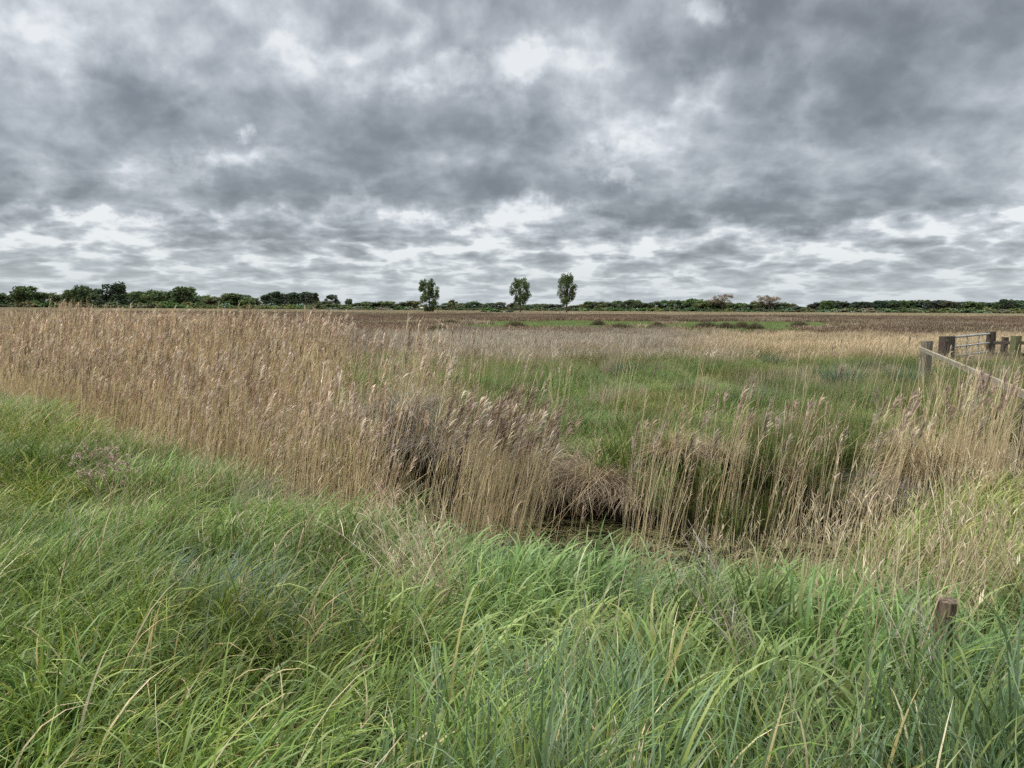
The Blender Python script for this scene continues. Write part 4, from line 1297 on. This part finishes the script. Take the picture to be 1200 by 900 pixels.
# hedge of shrubs in front of the woods
hz = [(-60, 120, 353, 520, (DK, MD), 'below the left end of the left wood'), (125, 240, 353.5, 510, (MD, DK, LT), 'below the right end of the left wood'),
      (245, 375, 356.5, 500, (LT, MD, PALEG), 'below the even wood and plantation'), (380, 488, 359.5, 440, (MD, PALEG, DK), 'before the left poplar'),
      (515, 660, 360.5, 440, (DK, MD), 'behind the three poplars'), (672, 780, 361, 440, (MD, LT, DK), 'right of the tallest poplar'),
      (786, 944, 361.2, 440, (MD, DK, BL), 'below the two bare trees'), (952, 1070, 361.2, 460, (PALEG, DK, PALEG), 'in front of the dark wood'),
      (1076, 1275, 361.2, 460, (PALEG, MD, LT), 'before the right end of the tree line')]
for x0, x1, yt, d, cols, wd in hz:
    n = min(19, int((x1 - x0) / 9.5)); sp = (x1 - x0) / n
    for i in range(n + 1):
        px = x0 + i * sp + random.uniform(-2, 2)
        c = cols[(i * 5 + n) % len(cols)]; c2 = tuple(v * random.uniform(0.8, 1.2) for v in c)
        add_tree(random.choice(V_SHRUB), px, yt - 1.9 + random.uniform(-1.3, 1.3), d + random.uniform(-12, 12), sp * random.uniform(2.0, 2.7), c2,
                 f'{CN[c]} shrub, {ORD[i]} from left {wd}', 'bush', 'shrubs ' + wd, 'hedge_shrub', (11.0, 8.5))


# ================================================================== sky and light
SUN_EL = R(55); SUN_AZ = R(-105)       # high, on the left
w = bpy.data.worlds.new('World'); scene.world = w; w.use_nodes = True
nt = w.node_tree; nt.nodes.clear()
out = nt.nodes.new('ShaderNodeOutputWorld'); bg = nt.nodes.new('ShaderNodeBackground')
nt.links.new(bg.outputs[0], out.inputs[0])
tc = nt.nodes.new('ShaderNodeTexCoord'); DIR = tc.outputs['Generated']
sp = nt.nodes.new('ShaderNodeSeparateXYZ'); nt.links.new(DIR, sp.inputs[0])
dx, dy, dz_ = sp.outputs


def MA(op, a, b=None, c=None): return math_n(nt, op, a, b, c)


def mr(v, a, b, c=0.0, d=1.0, t='SMOOTHSTEP'):
    n = nt.nodes.new('ShaderNodeMapRange'); n.interpolation_type = t
    n.inputs[1].default_value = a; n.inputs[2].default_value = b; n.inputs[3].default_value = c; n.inputs[4].default_value = d
    nt.links.new(v, n.inputs[0]); return n.outputs[0]


zz = MA('ADD', MA('MAXIMUM', dz_, 0.0), 0.085)
hr = MA('SQRT', MA('ADD', MA('MULTIPLY', dx, dx), MA('ADD', MA('MULTIPLY', dy, dy), 1e-4)))
rs = MA('DIVIDE', MA('MULTIPLY', 2.0, MA('POWER', zz, -0.5)), hr)
cx = MA('MULTIPLY', dx, rs); cy = MA('MULTIPLY', dy, rs)
comb = nt.nodes.new('ShaderNodeCombineXYZ'); nt.links.new(cx, comb.inputs[0]); nt.links.new(cy, comb.inputs[1])
PL = comb.outputs[0]


def noise(vec, scale, det, rough, off=(0, 0, 0), dist=0.0, stretch=(1, 1, 1)):
    m = nt.nodes.new('ShaderNodeMapping'); m.inputs['Location'].default_value = off; m.inputs['Scale'].default_value = stretch
    nt.links.new(vec, m.inputs[0])
    n = nt.nodes.new('ShaderNodeTexNoise'); n.inputs['Scale'].default_value = scale; n.inputs['Detail'].default_value = det
    n.inputs['Roughness'].default_value = rough; n.inputs['Distortion'].default_value = dist
    nt.links.new(m.outputs[0], n.inputs['Vector']); return n.outputs['Fac']


big = noise(PL, 0.75, 9, 0.58, (3.1, 7.7, 0.0), 0.35)
fine = noise(PL, 3.0, 7, 0.6, (9.0, 2.0, 4.0), 0.15)
puff = noise(PL, 8.0, 6, 0.56, (2.0, 6.0, 1.0), 0.0)
wv = nt.nodes.new('ShaderNodeTexNoise'); wv.inputs['Scale'].default_value = 2.4; wv.inputs['Detail'].default_value = 4
nt.links.new(PL, wv.inputs['Vector'])
wa = nt.nodes.new('ShaderNodeVectorMath'); wa.operation = 'MULTIPLY_ADD'; nt.links.new(wv.outputs['Color'], wa.inputs[0]); wa.inputs[1].default_value = (0.55, 0.55, 0.0); nt.links.new(PL, wa.inputs[2])
vo = nt.nodes.new('ShaderNodeTexVoronoi'); vo.feature = 'SMOOTH_F1'; vo.voronoi_dimensions = '2D'; vo.inputs['Scale'].default_value = 2.6; vo.inputs['Detail'].default_value = 2.0
vo.inputs['Roughness'].default_value = 0.5; vo.inputs['Smoothness'].default_value = 0.2
nt.links.new(wa.outputs[0], vo.inputs['Vector'])
cell = vo.outputs['Distance']
soft = noise(DIR, 3.2, 4, 0.5, (1.0, 5.0, 2.0), 0.2)
rag = noise(DIR, 9.0, 8, 0.6, (4.0, 1.0, 8.0), 0.1)


def blob(px, py, rx, ry, amp, ang=0.0):
    """a cloud mass (or a gap) hanging in one direction of the sky"""
    v = ray(px, py); v = v / np.linalg.norm(v)
    sub = nt.nodes.new('ShaderNodeVectorMath'); sub.operation = 'SUBTRACT'; nt.links.new(WD, sub.inputs[0]); sub.inputs[1].default_value = tuple(v)
    m = nt.nodes.new('ShaderNodeMapping'); m.vector_type = 'POINT'
    rot = nt.nodes.new('ShaderNodeVectorRotate'); rot.rotation_type = 'Y_AXIS'; rot.inputs['Angle'].default_value = -R(ang)
    nt.links.new(sub.outputs[0], rot.inputs[0])
    mul = nt.nodes.new('ShaderNodeVectorMath'); mul.operation = 'MULTIPLY'; mul.inputs[1].default_value = (FOC / rx, FOC / rx * 0.6, FOC / ry)
    nt.links.new(rot.outputs[0], mul.inputs[0])
    ln = nt.nodes.new('ShaderNodeVectorMath'); ln.operation = 'LENGTH'; nt.links.new(mul.outputs[0], ln.inputs[0])
    return mr(ln.outputs['Value'], 1.35, 0.25, 0.0, amp * 0.9)


# ragged edges for the steering masses
wn = nt.nodes.new('ShaderNodeTexNoise'); wn.inputs['Scale'].default_value = 5.0; wn.inputs['Detail'].default_value = 7; wn.inputs['Roughness'].default_value = 0.62
nt.links.new(DIR, wn.inputs['Vector'])
w1 = nt.nodes.new('ShaderNodeVectorMath'); w1.operation = 'SUBTRACT'; nt.links.new(wn.outputs['Color'], w1.inputs[0]); w1.inputs[1].default_value = (0.5, 0.5, 0.5)
w2 = nt.nodes.new('ShaderNodeVectorMath'); w2.operation = 'MULTIPLY_ADD'; nt.links.new(w1.outputs[0], w2.inputs[0]); w2.inputs[1].default_value = (0.34, 0.0, 0.20); nt.links.new(DIR, w2.inputs[2])
WD = w2.outputs[0]

blobs = [  # px, py, rx, ry, amount (+ darker, - brighter), tilt
    (70, 120, 110, 34, 0.22, -22), (190, 150, 110, 34, 0.22, -16), (170, 225, 190, 28, 0.26, -4), (40, 190, 90, 30, 0.08, 0), (200, 190, 160, 10, -0.10, -5),
    (390, 170, 100, 45, 0.14, 0), (500, 150, 120, 40, 0.06, 0), (640, 195, 100, 50, 0.30, 0), (740, 100, 90, 42, 0.24, -15), (560, 225, 190, 28, 0.16, 0),
    (1060, 90, 190, 70, 0.17, -10), (1090, 150, 120, 34, 0.10, 8), (900, 60, 110, 36, 0.12, -15), (850, 255, 160, 28, 0.24, 0), (1060, 215, 240, 30, 0.22, 0),
    (780, 220, 90, 40, 0.14, 0), (620, 20, 200, 40, 0.10, 0), (270, 30, 60, 60, 0.08, 50), (130, 285, 160, 14, 0.12, 0), (1000, 268, 160, 10, 0.06, 0),
    (120, 45, 110, 40, -0.06, 0), (20, 90, 40, 50, -0.05, 0), (310, 90, 90, 40, 0.02, 0), (440, 50, 140, 20, -0.14, -18), (560, 80, 120, 16, -0.17, -16), (600, 92, 30, 12, -0.10, 0),
    (288, 157, 14, 9, -0.26, -20), (330, 180, 40, 10, -0.14, -15), (745, 205, 14, 10, -0.22, 0), (720, 175, 14, 40, -0.10, 20), (838, 42, 26, 14, -0.22, 0), (880, 110, 110, 22, -0.10, -20),
    (600, 252, 160, 14, -0.17, 0), (740, 262, 220, 16, -0.18, 0), (280, 245, 260, 8, -0.14, 0), (60, 282, 90, 12, -0.18, 0), (330, 290, 200, 14, -0.10, 0), (1000, 250, 160, 8, -0.12, 0), (900, 272, 200, 12, -0.18, 0),
    (40, 235, 60, 8, -0.12, 0), (150, 245, 60, 8, -0.10, 0), (1150, 190, 60, 20, -0.06, 0),
]
steer = None
for b in blobs:
    v = blob(*b)
    steer = v if steer is None else MA('ADD', steer, v)

# density: 0 thin and bright, 1 thick and dark
low = mr(dz_, 0.16, 0.05)                        # closer to the horizon the layers stack up
dens = MA('ADD', MA('MULTIPLY', MA('SUBTRACT', big, 0.5), 1.15), MA('MULTIPLY', MA('SUBTRACT', fine, 0.5), MA('ADD', 0.42, MA('MULTIPLY', low, 0.35))))
dens = MA('ADD', dens, MA('MULTIPLY', MA('SUBTRACT', soft, 0.5), 0.35))
dens = MA('ADD', dens, MA('MULTIPLY', MA('SUBTRACT', rag, 0.5), 0.58))
dens = MA('ADD', dens, MA('MULTIPLY', MA('SUBTRACT', puff, 0.5), MA('MULTIPLY_ADD', low, 0.45, 0.26)))
dens = MA('ADD', dens, MA('MULTIPLY', MA('SUBTRACT', MA('MULTIPLY_ADD', low, 0.17, 0.50), cell), MA('MULTIPLY_ADD', low, 0.45, 0.30)))
dens = MA('ADD', MA('ADD', dens, steer), 0.45)
dens = MA('SUBTRACT', MA('MULTIPLY_ADD', dens, 1.28, -0.135), mr(dz_, 0.13, 0.04, 0.0, 0.06))
rp = nt.nodes.new('ShaderNodeValToRGB'); nt.links.new(dens, rp.inputs[0])
stops = [(0.0, (0.84, 0.86, 0.875)), (0.13, (0.64, 0.67, 0.70)), (0.30, (0.455, 0.487, 0.522)), (0.50, (0.335, 0.362, 0.393)), (0.72, (0.235, 0.256, 0.28)), (1.0, (0.165, 0.180, 0.198))]
e = rp.color_ramp.elements
while len(e) < len(stops): e.new(0.5)
for i, (p, c) in enumerate(stops): e[i].position = p; e[i].color = (*c, 1)
rp.color_ramp.interpolation = 'B_SPLINE'
cloud = rp.outputs[0]
# air near the horizon
hz_f = mr(dz_, 0.095, -0.01, 0.0, 0.66)
cloud = mixc(nt, hz_f, cloud, (0.53, 0.60, 0.655))
# extra brightness added to the unseen sky overhead and behind, lighting the ground
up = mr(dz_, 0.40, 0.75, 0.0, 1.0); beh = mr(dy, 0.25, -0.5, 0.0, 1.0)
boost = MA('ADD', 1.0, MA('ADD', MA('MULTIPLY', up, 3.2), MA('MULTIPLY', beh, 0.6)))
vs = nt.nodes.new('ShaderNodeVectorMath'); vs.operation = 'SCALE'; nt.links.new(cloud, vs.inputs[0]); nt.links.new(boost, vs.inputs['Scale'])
sky = nt.nodes.new('ShaderNodeTexSky'); sky.sky_type = 'NISHITA'; sky.sun_disc = False
sky.sun_elevation = SUN_EL; sky.sun_rotation = SUN_AZ
SKYK = 0.10
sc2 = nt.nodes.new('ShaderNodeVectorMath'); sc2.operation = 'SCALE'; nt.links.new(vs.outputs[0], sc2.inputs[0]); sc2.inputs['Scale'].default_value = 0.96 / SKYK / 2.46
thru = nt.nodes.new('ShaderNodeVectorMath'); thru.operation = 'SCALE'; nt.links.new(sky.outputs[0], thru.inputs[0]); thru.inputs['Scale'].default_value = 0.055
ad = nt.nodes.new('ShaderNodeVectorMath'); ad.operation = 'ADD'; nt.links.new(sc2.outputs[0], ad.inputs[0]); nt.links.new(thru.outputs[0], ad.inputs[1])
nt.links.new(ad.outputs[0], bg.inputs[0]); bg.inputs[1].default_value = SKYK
w.cycles.sampling_method = 'NONE'

sd = bpy.data.lights.new('sun', 'SUN'); sd.energy = 1.5; sd.angle = R(12); sd.color = (1.0, 0.96, 0.90)
so = bpy.data.objects.new('sun', sd); COL.objects.link(so)
sdir = Vector((math.sin(SUN_AZ) * math.cos(SUN_EL), math.cos(SUN_AZ) * math.cos(SUN_EL), math.sin(SUN_EL)))
so.rotation_euler = sdir.to_track_quat('Z', 'Y').to_euler()

# ------------------------------------------------------------------ view
scene.view_settings.view_transform = 'Standard'
scene.view_settings.look = 'None'
scene.view_settings.exposure = 1.3
scene.view_settings.gamma = 1.0
scene.cycles.max_bounces = 5
scene.cycles.diffuse_bounces = 3
scene.cycles.glossy_bounces = 2
scene.cycles.transmission_bounces = 3
scene.cycles.use_denoising = False
scene.cycles.sample_clamp_indirect = 6
